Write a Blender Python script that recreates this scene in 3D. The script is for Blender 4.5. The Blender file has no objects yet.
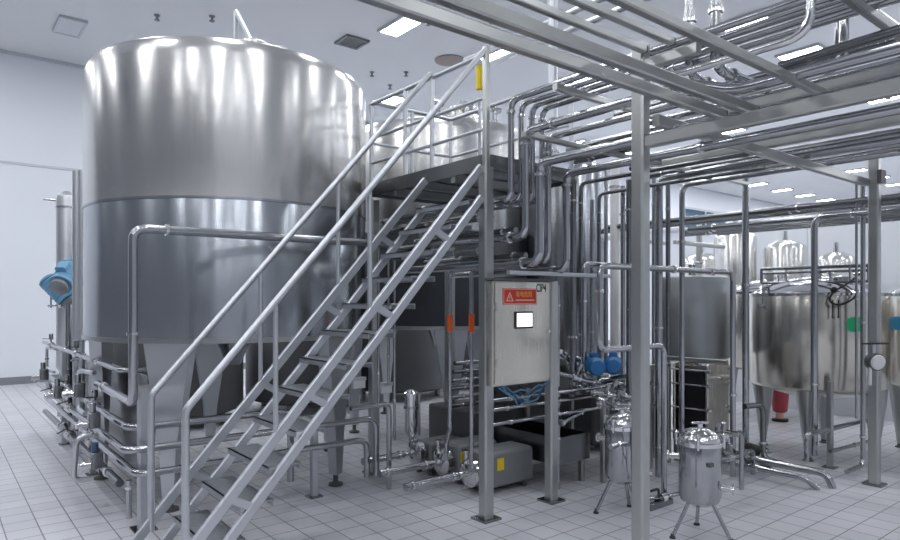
import bpy, math, random
from mathutils import Vector, Matrix
random.seed(7)
sc = bpy.context.scene
COL = sc.collection
PI = math.pi
F, HY, CH = 650.0, 300.0, 1.6           # focal length in px, horizon row, camera height
CA, SA = 0.7809, 0.6247                 # the room is rotated 38.7 deg against the view

# ---------------------------------------------------------------- measuring
def xy(px, D):
    R = (px - 450) / F * D
    return (SA * D + CA * R, CA * D - SA * R)
def hz(py, D): return CH - (py - HY) / F * D
def at(px, py, D=None, u=None, v=None, z=None):
    r = (px - 450) / F
    if u is not None: D = u / (SA + CA * r)
    elif v is not None: D = v / (CA - SA * r)
    elif z is not None: D = (CH - z) * F / (py - HY)
    x, y = xy(px, D)
    return Vector((x, y, hz(py, D)))
def flr(px, py): return at(px, py, z=0)

# ---------------------------------------------------------------- mesh building
class MB:
    def __init__(s): s.v = []; s.f = []
    def add(s, vs, fs):
        o = len(s.v); s.v += [Vector(p) for p in vs]; s.f += [tuple(i + o for i in f) for f in fs]; return s
    def box(s, a, b):
        x0, x1 = sorted((a[0], b[0])); y0, y1 = sorted((a[1], b[1])); z0, z1 = sorted((a[2], b[2]))
        return s.add([(x0,y0,z0),(x1,y0,z0),(x1,y1,z0),(x0,y1,z0),(x0,y0,z1),(x1,y0,z1),(x1,y1,z1),(x0,y1,z1)],
                     [(0,3,2,1),(4,5,6,7),(0,1,5,4),(1,2,6,5),(2,3,7,6),(3,0,4,7)])
    def cbox(s, c, d):
        return s.box([c[i]-d[i]/2 for i in range(3)], [c[i]+d[i]/2 for i in range(3)])
    def rbox(s, a, b, r=0.02, n=3, axis=2):
        """box with rounded edges along one axis and a small chamfer at both ends"""
        lo = [min(a[i], b[i]) for i in range(3)]; hi = [max(a[i], b[i]) for i in range(3)]
        i, j = [(1,2),(2,0),(0,1)][axis]
        c = min(r*0.5, (hi[axis]-lo[axis])*0.2)
        def ring(t, inset):
            out = []
            for cx, cy, a0 in ((hi[i]-r, hi[j]-r, 0), (lo[i]+r, hi[j]-r, 90), (lo[i]+r, lo[j]+r, 180), (hi[i]-r, lo[j]+r, 270)):
                for k in range(n+1):
                    an = math.radians(a0 + 90*k/n); rr = r - inset
                    p = [0,0,0]; p[axis] = t; p[i] = cx + rr*math.cos(an); p[j] = cy + rr*math.sin(an); out.append(p)
            return out
        return s.loft([ring(lo[axis], c), ring(lo[axis]+c, 0), ring(hi[axis]-c, 0), ring(hi[axis], c)])
    def loft(s, rings, cap=True):
        n = len(rings[0]); vs = [p for r in rings for p in r]; fs = []
        for k in range(len(rings)-1):
            for q in range(n):
                fs.append((k*n+q, k*n+(q+1)%n, (k+1)*n+(q+1)%n, (k+1)*n+q))
        if cap: fs += [tuple(reversed(range(n))), tuple((len(rings)-1)*n+q for q in range(n))]
        return s.add(vs, fs)
    def prism(s, poly, axis, t0, t1):
        """polygon in the plane across axis, extruded from t0 to t1"""
        def P(p, t):
            return [(t,p[0],p[1]),(p[0],t,p[1]),(p[0],p[1],t)][axis]
        return s.loft([[P(p, t0) for p in poly], [P(p, t1) for p in poly]])
    def bar(s, p0, p1, w, h=None, r=None, up=(0,0,1)):
        """square tube with rounded edges between two points"""
        h = h or w; p0 = Vector(p0); p1 = Vector(p1); d = (p1-p0).normalized(); up = Vector(up)
        if abs(d.dot(up)) > 0.98: up = Vector((0,1,0))
        x = d.cross(up).normalized(); y = x.cross(d); r = r or min(w,h)*0.14
        prof = []
        for cx, cy, a0 in ((w/2-r,h/2-r,0),(-w/2+r,h/2-r,90),(-w/2+r,-h/2+r,180),(w/2-r,-h/2+r,270)):
            for k in range(2):
                an = math.radians(a0+90*k); prof.append((cx+r*math.cos(an), cy+r*math.sin(an)))
        return s.loft([[p + x*a + y*b for a, b in prof] for p in (p0, p1)])
    def tube(s, pts, r, bend=None, n=12, cap=True):
        pts = [Vector(p) for p in pts]
        if bend is None: bend = r*3
        path = [pts[0]]
        for k in range(1, len(pts)-1):
            a, b, c = pts[k-1], pts[k], pts[k+1]
            d0 = (a-b); d1 = (c-b); l = min(bend, d0.length*0.49, d1.length*0.49)
            d0.normalize(); d1.normalize()
            if d0.dot(d1) < -0.999: continue
            p0 = b+d0*l; p1 = b+d1*l
            for q in range(6):
                t = q/5; path.append(p0*(1-t)**2 + b*2*t*(1-t) + p1*t*t)
        path.append(pts[-1])
        T = [(path[min(k+1,len(path)-1)] - path[max(k-1,0)]).normalized() for k in range(len(path))]
        up = Vector((0,0,1)) if abs(T[0].z) < 0.9 else Vector((1,0,0))
        x = T[0].cross(up).normalized(); rings = []
        for p, t in zip(path, T):
            x = (x - t*x.dot(t)).normalized(); y = t.cross(x)
            rings.append([p + (x*math.cos(2*PI*q/n) + y*math.sin(2*PI*q/n))*r for q in range(n)])
        return s.loft(rings, cap)
    def lathe(s, prof, c=(0,0,0), axis=(0,0,1), n=24):
        """profile of (radius, height) pairs spun about an axis"""
        ax = Vector(axis).normalized(); up = Vector((1,0,0)) if abs(ax.z) > 0.9 else Vector((0,0,1))
        x = ax.cross(up).normalized(); y = ax.cross(x); c = Vector(c)
        return s.loft([[c + ax*h + (x*math.cos(2*PI*q/n) + y*math.sin(2*PI*q/n))*max(r,1e-4) for q in range(n)] for r, h in prof])
    def cyl(s, p0, p1, r, n=16):
        p0 = Vector(p0); p1 = Vector(p1); L = (p1-p0).length; c = min(r*0.12, L*0.2)
        return s.lathe([(r-c,0),(r,c),(r,L-c),(r-c,L)], p0, p1-p0, n)
    def ball(s, c, r, n=14, sz=1.0):
        m = n//2
        return s.lathe([(r*math.sin(PI*k/m), -r*sz*math.cos(PI*k/m)) for k in range(m+1)], c, (0,0,1), n)
    def build(s, name, mat, parent=None, base=None, sharp=38):
        root = parent
        while root is not None and root.parent is not None: root = root.parent
        off = Vector(base) if base is not None else (root.location.copy() if root else Vector((0,0,0)))
        me = bpy.data.meshes.new(name)
        me.from_pydata([p - off for p in s.v], [], s.f); me.update()
        import bmesh
        bm = bmesh.new(); bm.from_mesh(me); bmesh.ops.recalc_face_normals(bm, faces=bm.faces); bm.to_mesh(me); bm.free()
        me.polygons.foreach_set('use_smooth', [True]*len(me.polygons))
        me.set_sharp_from_angle(angle=math.radians(sharp))
        if isinstance(mat, str): mat = M[mat]
        me.materials.append(mat)
        o = bpy.data.objects.new(name, me); COL.objects.link(o)
        if parent is not None: o.parent = parent
        else: o.location = off
        return o

def tag(o, label, cat, group=None, kind=None):
    o['label'] = label; o['category'] = cat
    if group: o['group'] = group
    if kind: o['kind'] = kind
    return o
def thing(name, label, cat, loc, group=None):
    o = bpy.data.objects.new(name, None); o.empty_display_size = 0.1; COL.objects.link(o)
    o.location = loc
    return tag(o, label, cat, group)
def struct(o): o['kind'] = 'structure'; return o

# ---------------------------------------------------------------- materials
M = {}
def mat(name): 
    m = bpy.data.materials.new(name); m.use_nodes = True
    nt = m.node_tree; b = nt.nodes['Principled BSDF']; M[name] = m
    return m, nt, b
def plain(name, col, rough=0.5, metal=0.0, var=0.06, scale=8.0, bump=0.0):
    m, nt, b = mat(name); N = nt.nodes; L = nt.links
    tc = N.new('ShaderNodeTexCoord'); no = N.new('ShaderNodeTexNoise'); no.inputs['Scale'].default_value = scale; no.inputs['Detail'].default_value = 4
    L.new(tc.outputs['Object'], no.inputs['Vector'])
    mx = N.new('ShaderNodeMix'); mx.data_type = 'RGBA'
    mx.inputs[6].default_value = tuple(c*(1-var) for c in col)+(1,); mx.inputs[7].default_value = tuple(min(1,c*(1+var)) for c in col)+(1,)
    L.new(no.outputs['Fac'], mx.inputs[0]); L.new(mx.outputs[2], b.inputs['Base Color'])
    b.inputs['Roughness'].default_value = rough; b.inputs['Metallic'].default_value = metal
    if bump:
        bp = N.new('ShaderNodeBump'); bp.inputs['Strength'].default_value = bump; bp.inputs['Distance'].default_value = 0.02
        L.new(no.outputs['Fac'], bp.inputs['Height']); L.new(bp.outputs['Normal'], b.inputs['Normal'])
    return m
def steel(name, col, r0, r1, stretch=(40,40,1.2), wob=0.05, wscale=1.6, aniso=0):
    """brushed stainless steel: fine grain along one axis, slight dents of the sheet"""
    m, nt, b = mat(name); N = nt.nodes; L = nt.links
    tc = N.new('ShaderNodeTexCoord'); mp = N.new('ShaderNodeMapping'); mp.inputs['Scale'].default_value = stretch
    L.new(tc.outputs['Object'], mp.inputs['Vector'])
    no = N.new('ShaderNodeTexNoise'); no.inputs['Scale'].default_value = 3; no.inputs['Detail'].default_value = 3
    L.new(mp.outputs['Vector'], no.inputs['Vector'])
    mr = N.new('ShaderNodeMapRange'); mr.inputs['To Min'].default_value = r0; mr.inputs['To Max'].default_value = r1
    L.new(no.outputs['Fac'], mr.inputs['Value']); L.new(mr.outputs['Result'], b.inputs['Roughness'])
    mx = N.new('ShaderNodeMix'); mx.data_type = 'RGBA'
    mx.inputs[6].default_value = tuple(c*0.96 for c in col)+(1,); mx.inputs[7].default_value = tuple(min(1,c*1.05) for c in col)+(1,)
    L.new(no.outputs['Fac'], mx.inputs[0]); L.new(mx.outputs[2], b.inputs['Base Color'])
    b.inputs['Metallic'].default_value = 1.0
    if aniso:
        tg = N.new('ShaderNodeTangent'); tg.direction_type = 'RADIAL'; tg.axis = 'Z'
        L.new(tg.outputs['Tangent'], b.inputs['Tangent']); b.inputs['Anisotropic'].default_value = aniso; b.inputs['Anisotropic Rotation'].default_value = 0.25
    if wob:
        n2 = N.new('ShaderNodeTexNoise'); n2.inputs['Scale'].default_value = wscale; n2.inputs['Detail'].default_value = 2
        L.new(tc.outputs['Object'], n2.inputs['Vector'])
        bp = N.new('ShaderNodeBump'); bp.inputs['Strength'].default_value = wob; bp.inputs['Distance'].default_value = 0.1
        L.new(n2.outputs['Fac'], bp.inputs['Height']); L.new(bp.outputs['Normal'], b.inputs['Normal'])
    return m
steel('tank_steel', (0.70,0.695,0.68), 0.22, 0.28, (30,30,0.8), 0.10, 1.3, 0.75)  # slight warm tint puts a reflection into the colour
steel('lower_tank_steel', (0.42,0.445,0.48), 0.20, 0.26, (30,30,0.8), 0.10, 1.3, 0.75)  # darker, bluer copy of the tank steel; dark reflections put into the colour
steel('warm_steel', (0.66,0.64,0.58), 0.20, 0.24, (30,30,0.8), 0.08, 2.0, 0.5)
steel('pipe_steel', (0.45,0.46,0.48), 0.13, 0.20, (8,8,8), 0.0)
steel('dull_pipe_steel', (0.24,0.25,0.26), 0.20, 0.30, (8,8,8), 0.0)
steel('frame_steel', (0.48,0.49,0.48), 0.28, 0.33, (3,3,3), 0.0)
steel('stair_steel', (0.58,0.60,0.63), 0.34, 0.46, (9,9,9), 0.0)
steel('matte_steel', (0.40,0.42,0.43), 0.38, 0.44, (3,3,3), 0.0)
steel('leg_steel', (0.62,0.64,0.67), 0.36, 0.42, (3,3,3), 0.0)
steel('chrome', (0.74,0.74,0.75), 0.08, 0.15, (6,6,6), 0.0)
steel('cabinet_steel', (0.72,0.69,0.61), 0.22, 0.30, (60,2,2), 0.04, 2.5)
plain('wall_panel', (0.78,0.81,0.86), 0.45, 0, 0.03, 0.6)
plain('ceiling_panel', (0.73,0.745,0.77), 0.6, 0, 0.04, 0.4)
plain('skirting_grey', (0.22,0.23,0.25), 0.5)
plain('dark_wall', (0.44,0.46,0.49), 0.5)
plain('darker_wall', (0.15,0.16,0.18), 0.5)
plain('painted_shade', (0.045,0.05,0.058), 0.35)  # shade under the platform put into the colour of a steel shell
plain('trim_grey', (0.55,0.58,0.62), 0.4)
plain('dark_rubber', (0.03,0.03,0.035), 0.6)
plain('dark_paint', (0.09,0.095,0.10), 0.45)
plain('grey_paint', (0.22,0.23,0.24), 0.4)
plain('blue_paint', (0.02,0.16,0.40), 0.35)
plain('pale_blue_paint', (0.12,0.30,0.46), 0.4)
plain('deep_blue_paint', (0.05,0.09,0.17), 0.4)
plain('yellow', (0.90,0.68,0.02), 0.45)
plain('orange', (0.85,0.13,0.02), 0.45)
plain('red', (0.55,0.035,0.025), 0.4)
plain('red_plastic', (0.42,0.05,0.07), 0.4)
plain('amber', (0.85,0.38,0.05), 0.45)
plain('pale_pink', (0.85,0.50,0.38), 0.45)
plain('white_plastic', (0.80,0.80,0.80), 0.35)
plain('black', (0.012,0.012,0.014), 0.4)
plain('green', (0.02,0.55,0.22), 0.4)
plain('cyan_blue', (0.02,0.35,0.65), 0.4)
plain('tread_plate', (0.40,0.42,0.45), 0.42, 0.9, 0.15, 40, 0.3)
plain('lamp_off', (0.62,0.63,0.68), 0.3)
def emit(name, col, s):
    m, nt, b = mat(name)
    b.inputs['Base Color'].default_value = col+(1,); b.inputs['Emission Color'].default_value = col+(1,); b.inputs['Emission Strength'].default_value = s
    return m
LAMP = 34.0
emit('lamp_on', (0.95,0.97,1.0), LAMP)
emit('screen_on', (0.95,0.97,1.0), 1.1)
m, nt, b = mat('window_glass'); b.inputs['Base Color'].default_value = (0.06,0.12,0.18,1); b.inputs['Roughness'].default_value = 0.08
b.inputs['Metallic'].default_value = 0.0
# floor tiles
m, nt, b = mat('floor_tiles'); N = nt.nodes; L = nt.links
tc = N.new('ShaderNodeTexCoord')
mp = N.new('ShaderNodeMapping'); mp.inputs['Rotation'].default_value = (0,0,PI/2)
L.new(tc.outputs['Object'], mp.inputs['Vector'])
br = N.new('ShaderNodeTexBrick'); br.offset = 0.0; br.squash = 1.0
br.inputs['Scale'].default_value = 1.0; br.inputs['Mortar Size'].default_value = 0.0045; br.inputs['Mortar Smooth'].default_value = 0.2
br.inputs['Brick Width'].default_value = 0.20; br.inputs['Row Height'].default_value = 0.20
br.inputs['Color1'].default_value = (0.66,0.66,0.70,1); br.inputs['Color2'].default_value = (0.60,0.605,0.65,1); br.inputs['Mortar'].default_value = (0.22,0.215,0.235,1)
L.new(mp.outputs['Vector'], br.inputs['Vector'])
no = N.new('ShaderNodeTexNoise'); no.inputs['Scale'].default_value = 1.1; no.inputs['Detail'].default_value = 5
L.new(tc.outputs['Object'], no.inputs['Vector'])
mr = N.new('ShaderNodeMapRange'); mr.inputs['From Min'].default_value = 0.3; mr.inputs['From Max'].default_value = 0.7; mr.inputs['To Min'].default_value = 0.88; mr.inputs['To Max'].default_value = 1.08
L.new(no.outputs['Fac'], mr.inputs['Value'])
mx = N.new('ShaderNodeMix'); mx.data_type = 'RGBA'; mx.blend_type = 'MULTIPLY'; mx.inputs[0].default_value = 1
L.new(br.outputs['Color'], mx.inputs[6]); L.new(mr.outputs['Result'], mx.inputs[7]); L.new(mx.outputs[2], b.inputs['Base Color'])
mr2 = N.new('ShaderNodeMapRange'); mr2.inputs['To Min'].default_value = 0.28; mr2.inputs['To Max'].default_value = 0.50
L.new(no.outputs['Fac'], mr2.inputs['Value']); L.new(mr2.outputs['Result'], b.inputs['Roughness'])
bp = N.new('ShaderNodeBump'); bp.inputs['Strength'].default_value = 0.35; bp.inputs['Distance'].default_value = 0.004; bp.invert = True
L.new(br.outputs['Fac'], bp.inputs['Height']); L.new(bp.outputs['Normal'], b.inputs['Normal'])

# ---------------------------------------------------------------- the room
U0, U1, V0, V1, ZC = -6.0, 40.0, -6.0, 14.8, 6.3
struct(MB().box((U0-.2,V0-.2,-0.2),(U1+.2,V1+.2,0)).build('floor', 'floor_tiles'))
struct(MB().box((U0-.2,V0-.2,ZC),(U1+.2,V1+.2,ZC+.2)).build('ceiling', 'ceiling_panel'))
struct(MB().box((U0,V1,0),(U1,V1+.2,ZC)).build('wall_back', 'wall_panel'))
struct(MB().box((U0,V0-.2,0),(U1,V0,ZC)).build('wall_front', 'dark_wall'))
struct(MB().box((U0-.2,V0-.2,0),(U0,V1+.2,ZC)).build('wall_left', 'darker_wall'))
struct(MB().box((U1,V0-.2,0),(U1+.2,V1+.2,ZC)).build('wall_right', 'wall_panel'))
struct(MB().box((U0,V1-.03,0),(U1,V1,0.14)).build('baseboard_back', 'skirting_grey'))
struct(MB().box((U0,V1-.012,4.17),(U1,V1,4.22)).build('trim_1', 'trim_grey'))
struct(MB().box((U0,V1-.05,ZC-.06),(U1,V1,ZC)).build('trim_2', 'trim_grey'))
w = struct(MB().box((24.1,V1-.03,4.55),(27.3,V1-.01,5.35)).build('window_1', 'window_glass'))
f = MB()
for a, c in (((24.0,4.47),(27.4,4.55)),((24.0,5.35),(27.4,5.43)),((24.0,4.55),(24.1,5.35)),((27.3,4.55),(27.4,5.35)),((25.67,4.55),(25.73,5.35))):
    f.box((a[0],V1-.06,a[1]),(c[0],V1-.005,c[1]))
struct(f.build('window_frame', 'trim_grey', w))

# white partition behind the right-hand tanks
t = thing('partition_panel', 'tall white partition behind the round tanks on the right', 'partition', (12.1,3,0))
mb = MB(); mb.box((12.05,-3,0),(12.15,9,3.02)).build('panel', 'wall_panel', t)
MB().box((12.0,-3,3.02),(12.2,9,3.08)).build('top_trim', 'trim_grey', t)
mb = MB()
for k in range(-2, 9): mb.box((12.043,k*1.0-.006,0.02),(12.051,k*1.0+.006,3.0))
mb.build('panel_joint', 'trim_grey', t)
t = thing('low_wall', 'low white kerb wall seen between the legs of the round tanks', 'low wall', (9.95,2.5,0))
MB().box((9.9,-1.5,0),(10.0,6.5,0.55)).build('kerb', 'wall_panel', t)
MB().box((9.88,-1.5,0.55),(10.02,6.5,0.58)).build('coping', 'trim_grey', t)

# ---------------------------------------------------------------- lamps
def in_view(x, y, z, m=10):
    D = SA*x + CA*y; R = CA*x - SA*y
    if D < .5: return False
    px = 450 + F*R/D; py = HY - (z-CH)*F/D
    return -m < px < 900+m and -m < py < 540+m
def ceiling_lamp(x, y, label, lit=True):
    t = thing('ceiling_light', label, 'light', (x,y,ZC), 'recessed ceiling lights')
    w, l = 0.34, 0.72
    f = MB(); z0 = ZC-.05
    f.box((x-w/2-.04,y-l/2-.04,z0),(x-w/2,y+l/2+.04,ZC)); f.box((x+w/2,y-l/2-.04,z0),(x+w/2+.04,y+l/2+.04,ZC))
    f.box((x-w/2,y-l/2-.04,z0),(x+w/2,y-l/2,ZC)); f.box((x-w/2,y+l/2,z0),(x+w/2,y+l/2+.04,ZC))
    f.build('frame', 'trim_grey', t)
    MB().box((x-w/2,y-l/2,ZC-.04),(x+w/2,y+l/2,ZC-.01)).build('diffuser', 'lamp_on' if lit else 'lamp_off', t)
rows = {12.75:'back', 9.2:'middle', 5.45:'front'}
named = {(12.75,0):('unlit ceiling panel light at upper left, above the back wall corner',False),
         (12.75,3):('bright ceiling light seen behind the stair handrail, right of the big tank',True),
         (9.2,2):('bright ceiling light between the big tank and the long overhead bars',True),
         (5.45,4):('bright ceiling light at the top edge, above the bent overhead pipes',True),
         (5.45,5):('bright ceiling light glowing through the overhead pipe grid at upper right',True)}
ords = ['first','second','third','fourth','fifth','sixth','seventh','eighth','ninth','tenth','eleventh','twelfth','thirteenth','fourteenth','fifteenth','sixteenth','seventeenth','eighteenth']
for v, nm in rows.items():
    for k in range(0, 16):
        u = 1.87 + 2.2*k
        if in_view(u, v, ZC, 4):
            lab, lit = named.get((v,k), ('distant lit ceiling light, %s from the left in the %s row' % (ords[k], nm), True))
            ceiling_lamp(u, v, lab, lit)
        elif v < 12 or k != 0:
            if k % 2 == 0 or u < 14:
                ld = bpy.data.lights.new('lamp', 'AREA'); ld.shape = 'RECTANGLE'; ld.size = 0.34; ld.size_y = 0.72
                ld.energy = PI*LAMP*0.245*(1 if u < 14 else 2); ld.color = (0.95,0.97,1.0)
                lo = bpy.data.objects.new('lamp', ld); COL.objects.link(lo); lo.location = (u, v, ZC-.05)
for v in (1.75, -2.0, -5.0):
    for k in range(-3, 14):
        u = 1.87 + 2.2*k
        if u > 4 and k % 2: continue
        ld = bpy.data.lights.new('lamp', 'AREA'); ld.shape = 'RECTANGLE'; ld.size = 0.34; ld.size_y = 0.72
        ld.energy = PI*LAMP*0.245*(1 if u < 12 else 2); ld.color = (0.95,0.97,1.0)
        lo = bpy.data.objects.new('lamp', ld); COL.objects.link(lo); lo.location = (u, v, ZC-.05)
for v in (5.45, 9.2, 12.75):  # unseen lamps added to brighten the left floor
  for u in (-0.33,-2.53,-4.7):
    ld = bpy.data.lights.new('lamp', 'AREA'); ld.shape = 'RECTANGLE'; ld.size = 0.34; ld.size_y = 0.72  # added unseen lamp
    ld.energy = PI*LAMP*0.245; ld.color = (0.95,0.97,1.0)
    lo = bpy.data.objects.new('lamp', ld); COL.objects.link(lo); lo.location = (u, v, ZC-.05)  # added unseen lamp

# ceiling vents and sprinkler heads
for (px, py), lab in (((352,41),'dark square ceiling vent above the right shoulder of the big tank'),):
    p = at(px,py,z=ZC); t = thing('ceiling_vent', lab, 'vent', (p.x,p.y,ZC))
    f = MB(); s = .21
    for a in (-1,1): f.box((p.x+a*s-.025,p.y-s-.025,ZC-.04),(p.x+a*s+.025,p.y+s+.025,ZC)); f.box((p.x-s,p.y+a*s-.025,ZC-.04),(p.x+s,p.y+a*s+.025,ZC))
    f.build('frame', 'skirting_grey', t)
    f = MB()
    for k in range(7): f.box((p.x-s,p.y-s+.03+k*.058,ZC-.025),(p.x+s,p.y-s+.05+k*.058,ZC-.008))
    f.build('slats', 'grey_paint', t)
p = at(450,60,z=ZC); t = thing('ceiling_plate', 'brownish round ceiling plate above the top of the stairs', 'plate', (p.x,p.y,ZC))
MB().lathe([(.30,0),(.30,-.02),(.24,-.035),(.05,-.035)], (p.x,p.y,ZC-.001), n=28).build('cover', plain('brown_plate', (0.30,0.25,0.23), 0.5), t)
for (px,py,lab) in ((406,72,'small dark ceiling nozzle below the lit lamp beside the big tank'),(390,85,'small dark ceiling nozzle just above the lamp behind the handrail'),
                    (428,20,'small dark ceiling nozzle right of the lamp beside the overhead bars'),(372,72,'small dark ceiling nozzle below the square ceiling vent'),
                    (492,18,'small dark ceiling nozzle above the long overhead bars'),(157,15,'small dark ceiling nozzle above the left of the big tank'),(212,16,'small dark ceiling nozzle above the middle of the big tank')):
    p = at(px,py,z=ZC)
    tag(MB().lathe([(.05,0),(.05,-.015),(.02,-.02),(.02,-.07),(.045,-.08),(.045,-.09)], (p.x,p.y,ZC), n=12).build('ceiling_nozzle','skirting_grey',base=(p.x,p.y,ZC)), lab, 'nozzle', 'small ceiling nozzles')

# ---------------------------------------------------------------- pipes
def ring(p, d, r, w=0.012, k=1.35): 
    p = Vector(p); d = Vector(d).normalized()
    return MB().lathe([(r*1.02,-w),(r*k,-w*.8),(r*k,w*.8),(r*1.02,w)], p, d, 14)
def pipe(label, pts, r=0.026, m='pipe_steel', name='steel_pipe', group=None, clamps=(), bend=None, cat='pipe', valves=()):
    pts = [Vector(p) for p in pts]
    base = min(pts, key=lambda p: p.z)
    if not clamps and not valves:
        return tag(MB().tube(pts, r, bend).build(name, m, base=base), label, cat, group)
    t = thing(name, label, cat, base, group)
    MB().tube(pts, r, bend).build('tube', m, t)
    for (i, f) in clamps:
        a, b = pts[i], pts[i+1]
        ring(a.lerp(b, f), b-a, r).build('clamp', 'chrome', t)
    for (i, f, side) in valves:
        a, b = pts[i], pts[i+1]; d = (b-a).normalized(); c = a.lerp(b, f); s = Vector(side).normalized()
        vb = MB().lathe([(r*1.1,-.04),(r*1.7,-.035),(r*1.7,-.012),(r*1.35,-.01),(r*1.35,.01),(r*1.7,.012),(r*1.7,.035),(r*1.1,.04)], c, d, 14).build('valve', 'chrome', t)
        MB().cyl(c+s*r, c+s*(r+.05), r*.45, 10).cyl(c+s*(r+.05), c+s*(r+.11), r*1.05, 14).build('actuator', 'pipe_steel', vb)
        q = d.cross(s).normalized()
        MB().bar(c+s*(r+.045)-q*.02, c+s*(r+.055)+q*.09+d*.05, .018, .008).build('handle', 'dark_rubber', vb)
    return t

# ---------------------------------------------------------------- big tanks
def big_tank(cx, cy, R, zb, zt, zs, label, legs_a, low='lower_tank_steel'):
    t = thing('storage_tank', label, 'tank', (cx,cy,0), 'large upright storage tanks')
    c = (cx,cy,0)
    MB().lathe([(R-.004,zs+.004),(R,zs+.012),(R,zt-.14),(R-.012,zt-.08),(R-.045,zt-.03),(R-.10,zt),(R*.6,zt+.07),(R*.2,zt+.11),(.001,zt+.12)], c, n=96).build('upper_shell','tank_steel',t,sharp=60)
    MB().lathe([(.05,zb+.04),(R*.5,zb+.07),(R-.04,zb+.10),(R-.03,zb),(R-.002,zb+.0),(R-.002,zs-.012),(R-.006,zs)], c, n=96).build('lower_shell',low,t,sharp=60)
    MB().lathe([(R-.01,zs-.012),(R+.004,zs-.008),(R+.004,zs+.008),(R-.01,zs+.012)], c, n=96).build('weld_seam','lower_tank_steel',t)
    MB().lathe([(R-.03,zb-.02),(R+.008,zb-.015),(R+.008,zb+.02),(R-.03,zb+.025)], c, n=96).build('bottom_rim','frame_steel',t)
    for a in legs_a:
        a = math.radians(a); rx, ry = math.cos(a), math.sin(a); tx, ty = -ry, rx
        lr = R-.10; o = Vector((cx+rx*lr, cy+ry*lr, 0)); T = Vector((tx,ty,0)); N_ = Vector((rx,ry,0)); Z = Vector((0,0,1))
        rings = []
        for z, w, d in ((.10,.045,.04),(.45,.065,.045),(zb+.0,.19,.05),(zb+.06,.19,.05)):
            rings.append([o+Z*z+T*(sx*w)+N_*(sy*d) for sx, sy in ((1,1),(-1,1),(-1,-1),(1,-1))])
        lg = MB().loft(rings).build('leg','leg_steel',t)
        MB().lathe([(.062,0),(.062,.02),(.03,.03),(.022,.04),(.022,.105)], o, n=16).build('levelling_foot','dark_paint',lg)
    return t
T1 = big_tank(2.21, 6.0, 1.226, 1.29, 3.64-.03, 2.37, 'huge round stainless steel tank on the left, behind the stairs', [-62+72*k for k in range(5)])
# small rail and fittings on its top
hb = at(236,38,D=5.75)
r0 = Vector((hb.x,hb.y,3.66)); r1 = at(236,11,D=5.75); r2 = at(262,40,D=5.6)
MB().bar(r0, r1, .035).bar(r1, Vector((r2.x,r2.y,3.64)), .035).build('top_handrail','stair_steel',T1)
MB().lathe([(.16,0),(.16,.10),(.20,.11),(.20,.14),(.14,.17),(.02,.19)], (2.21,5.55,3.68), n=28).build('manhole_lid','tank_steel',T1)
for px in (155,200,300):
    p = at(px,31,D=5.2); MB().cyl((p.x,p.y+.35,3.62),(p.x,p.y+.35,3.74),.03).build('top_nozzle','pipe_steel',T1)
p = at(232,246,v=6.0); an = math.radians(-96)
MB().cyl((2.21+1.21*math.cos(an),6+1.21*math.sin(an),1.98),(2.21+1.27*math.cos(an),6+1.27*math.sin(an),1.98),.03,16).build('sampling_port','pipe_steel',T1)
T2 = big_tank(5.1, 6.6, 1.226, 1.29, 3.64, 2.37, 'second large round tank behind the platform, steel above, shade painted dark below', [-121+72*k for k in range(5)], 'painted_shade')
MB().lathe([(.16,0),(.16,.10),(.20,.11),(.20,.14),(.14,.17),(.02,.19)], (4.9,5.9,3.70), n=28).build('manhole_lid','tank_steel',T2)
for k,(dx,dy) in enumerate(((-.6,-.75),(-.3,-.9),(.1,-.95))):
    mb = MB().cyl((5.1+dx,6.6+dy,3.62),(5.1+dx,6.6+dy,3.86),.03).cyl((5.1+dx-.08,6.6+dy,3.84),(5.1+dx+.08,6.6+dy,3.84),.035); mb.build('top_nozzle','pipe_steel',T2)
# outlet cone of tank 2 and of tank 1
MB().lathe([(.06,1.0),(.08,1.03),(.16,1.25),(.2,1.35)], (5.1,6.6,0), n=32).build('outlet_cone','lower_tank_steel',T2)
MB().lathe([(.06,1.0),(.08,1.03),(.16,1.25),(.2,1.35)], (2.21,6.0,0), n=32).build('outlet_cone','lower_tank_steel',T1)

for i,(x,y,R_,z1,lab) in enumerate(((2.55,9.0,.85,1.20,'added low dark filler vessel behind the legs of the big left tank'),(4.40,9.0,.85,1.30,'added low dark filler vessel behind the stairs, between the two big tanks'),(6.2,9.1,.85,1.32,'added low dark filler vessel behind the legs of the shaded tank'),(8.0,9.3,.85,1.35,'added low dark filler vessel far behind the control cabinet'))):
    t = thing('dark_filler', lab, 'vessel', (x,y,0), 'added dark filler vessels at the back')  # added to darken the view below the tanks and cover the pale wall
    MB().lathe([(.1,.10),(R_*.8,.12),(R_,.18),(R_,z1-.06),(R_-.03,z1-.01),(R_*.5,z1+.04),(.01,z1+.06)],(x,y,0),n=48).build('body','dark_paint',t)
    for k in range(4):
        a = math.radians(45+90*k); MB().cyl((x+R_*.75*math.cos(a),y+R_*.75*math.sin(a),0),(x+R_*.75*math.cos(a),y+R_*.75*math.sin(a),.16),.04).build('leg','dull_pipe_steel',t)
    MB().lathe([(.15,0),(.15,.05),(.17,.055),(.17,.07),(.05,.09)],(x,y,z1+.045),n=20).build('lid','dull_pipe_steel',t)
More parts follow.
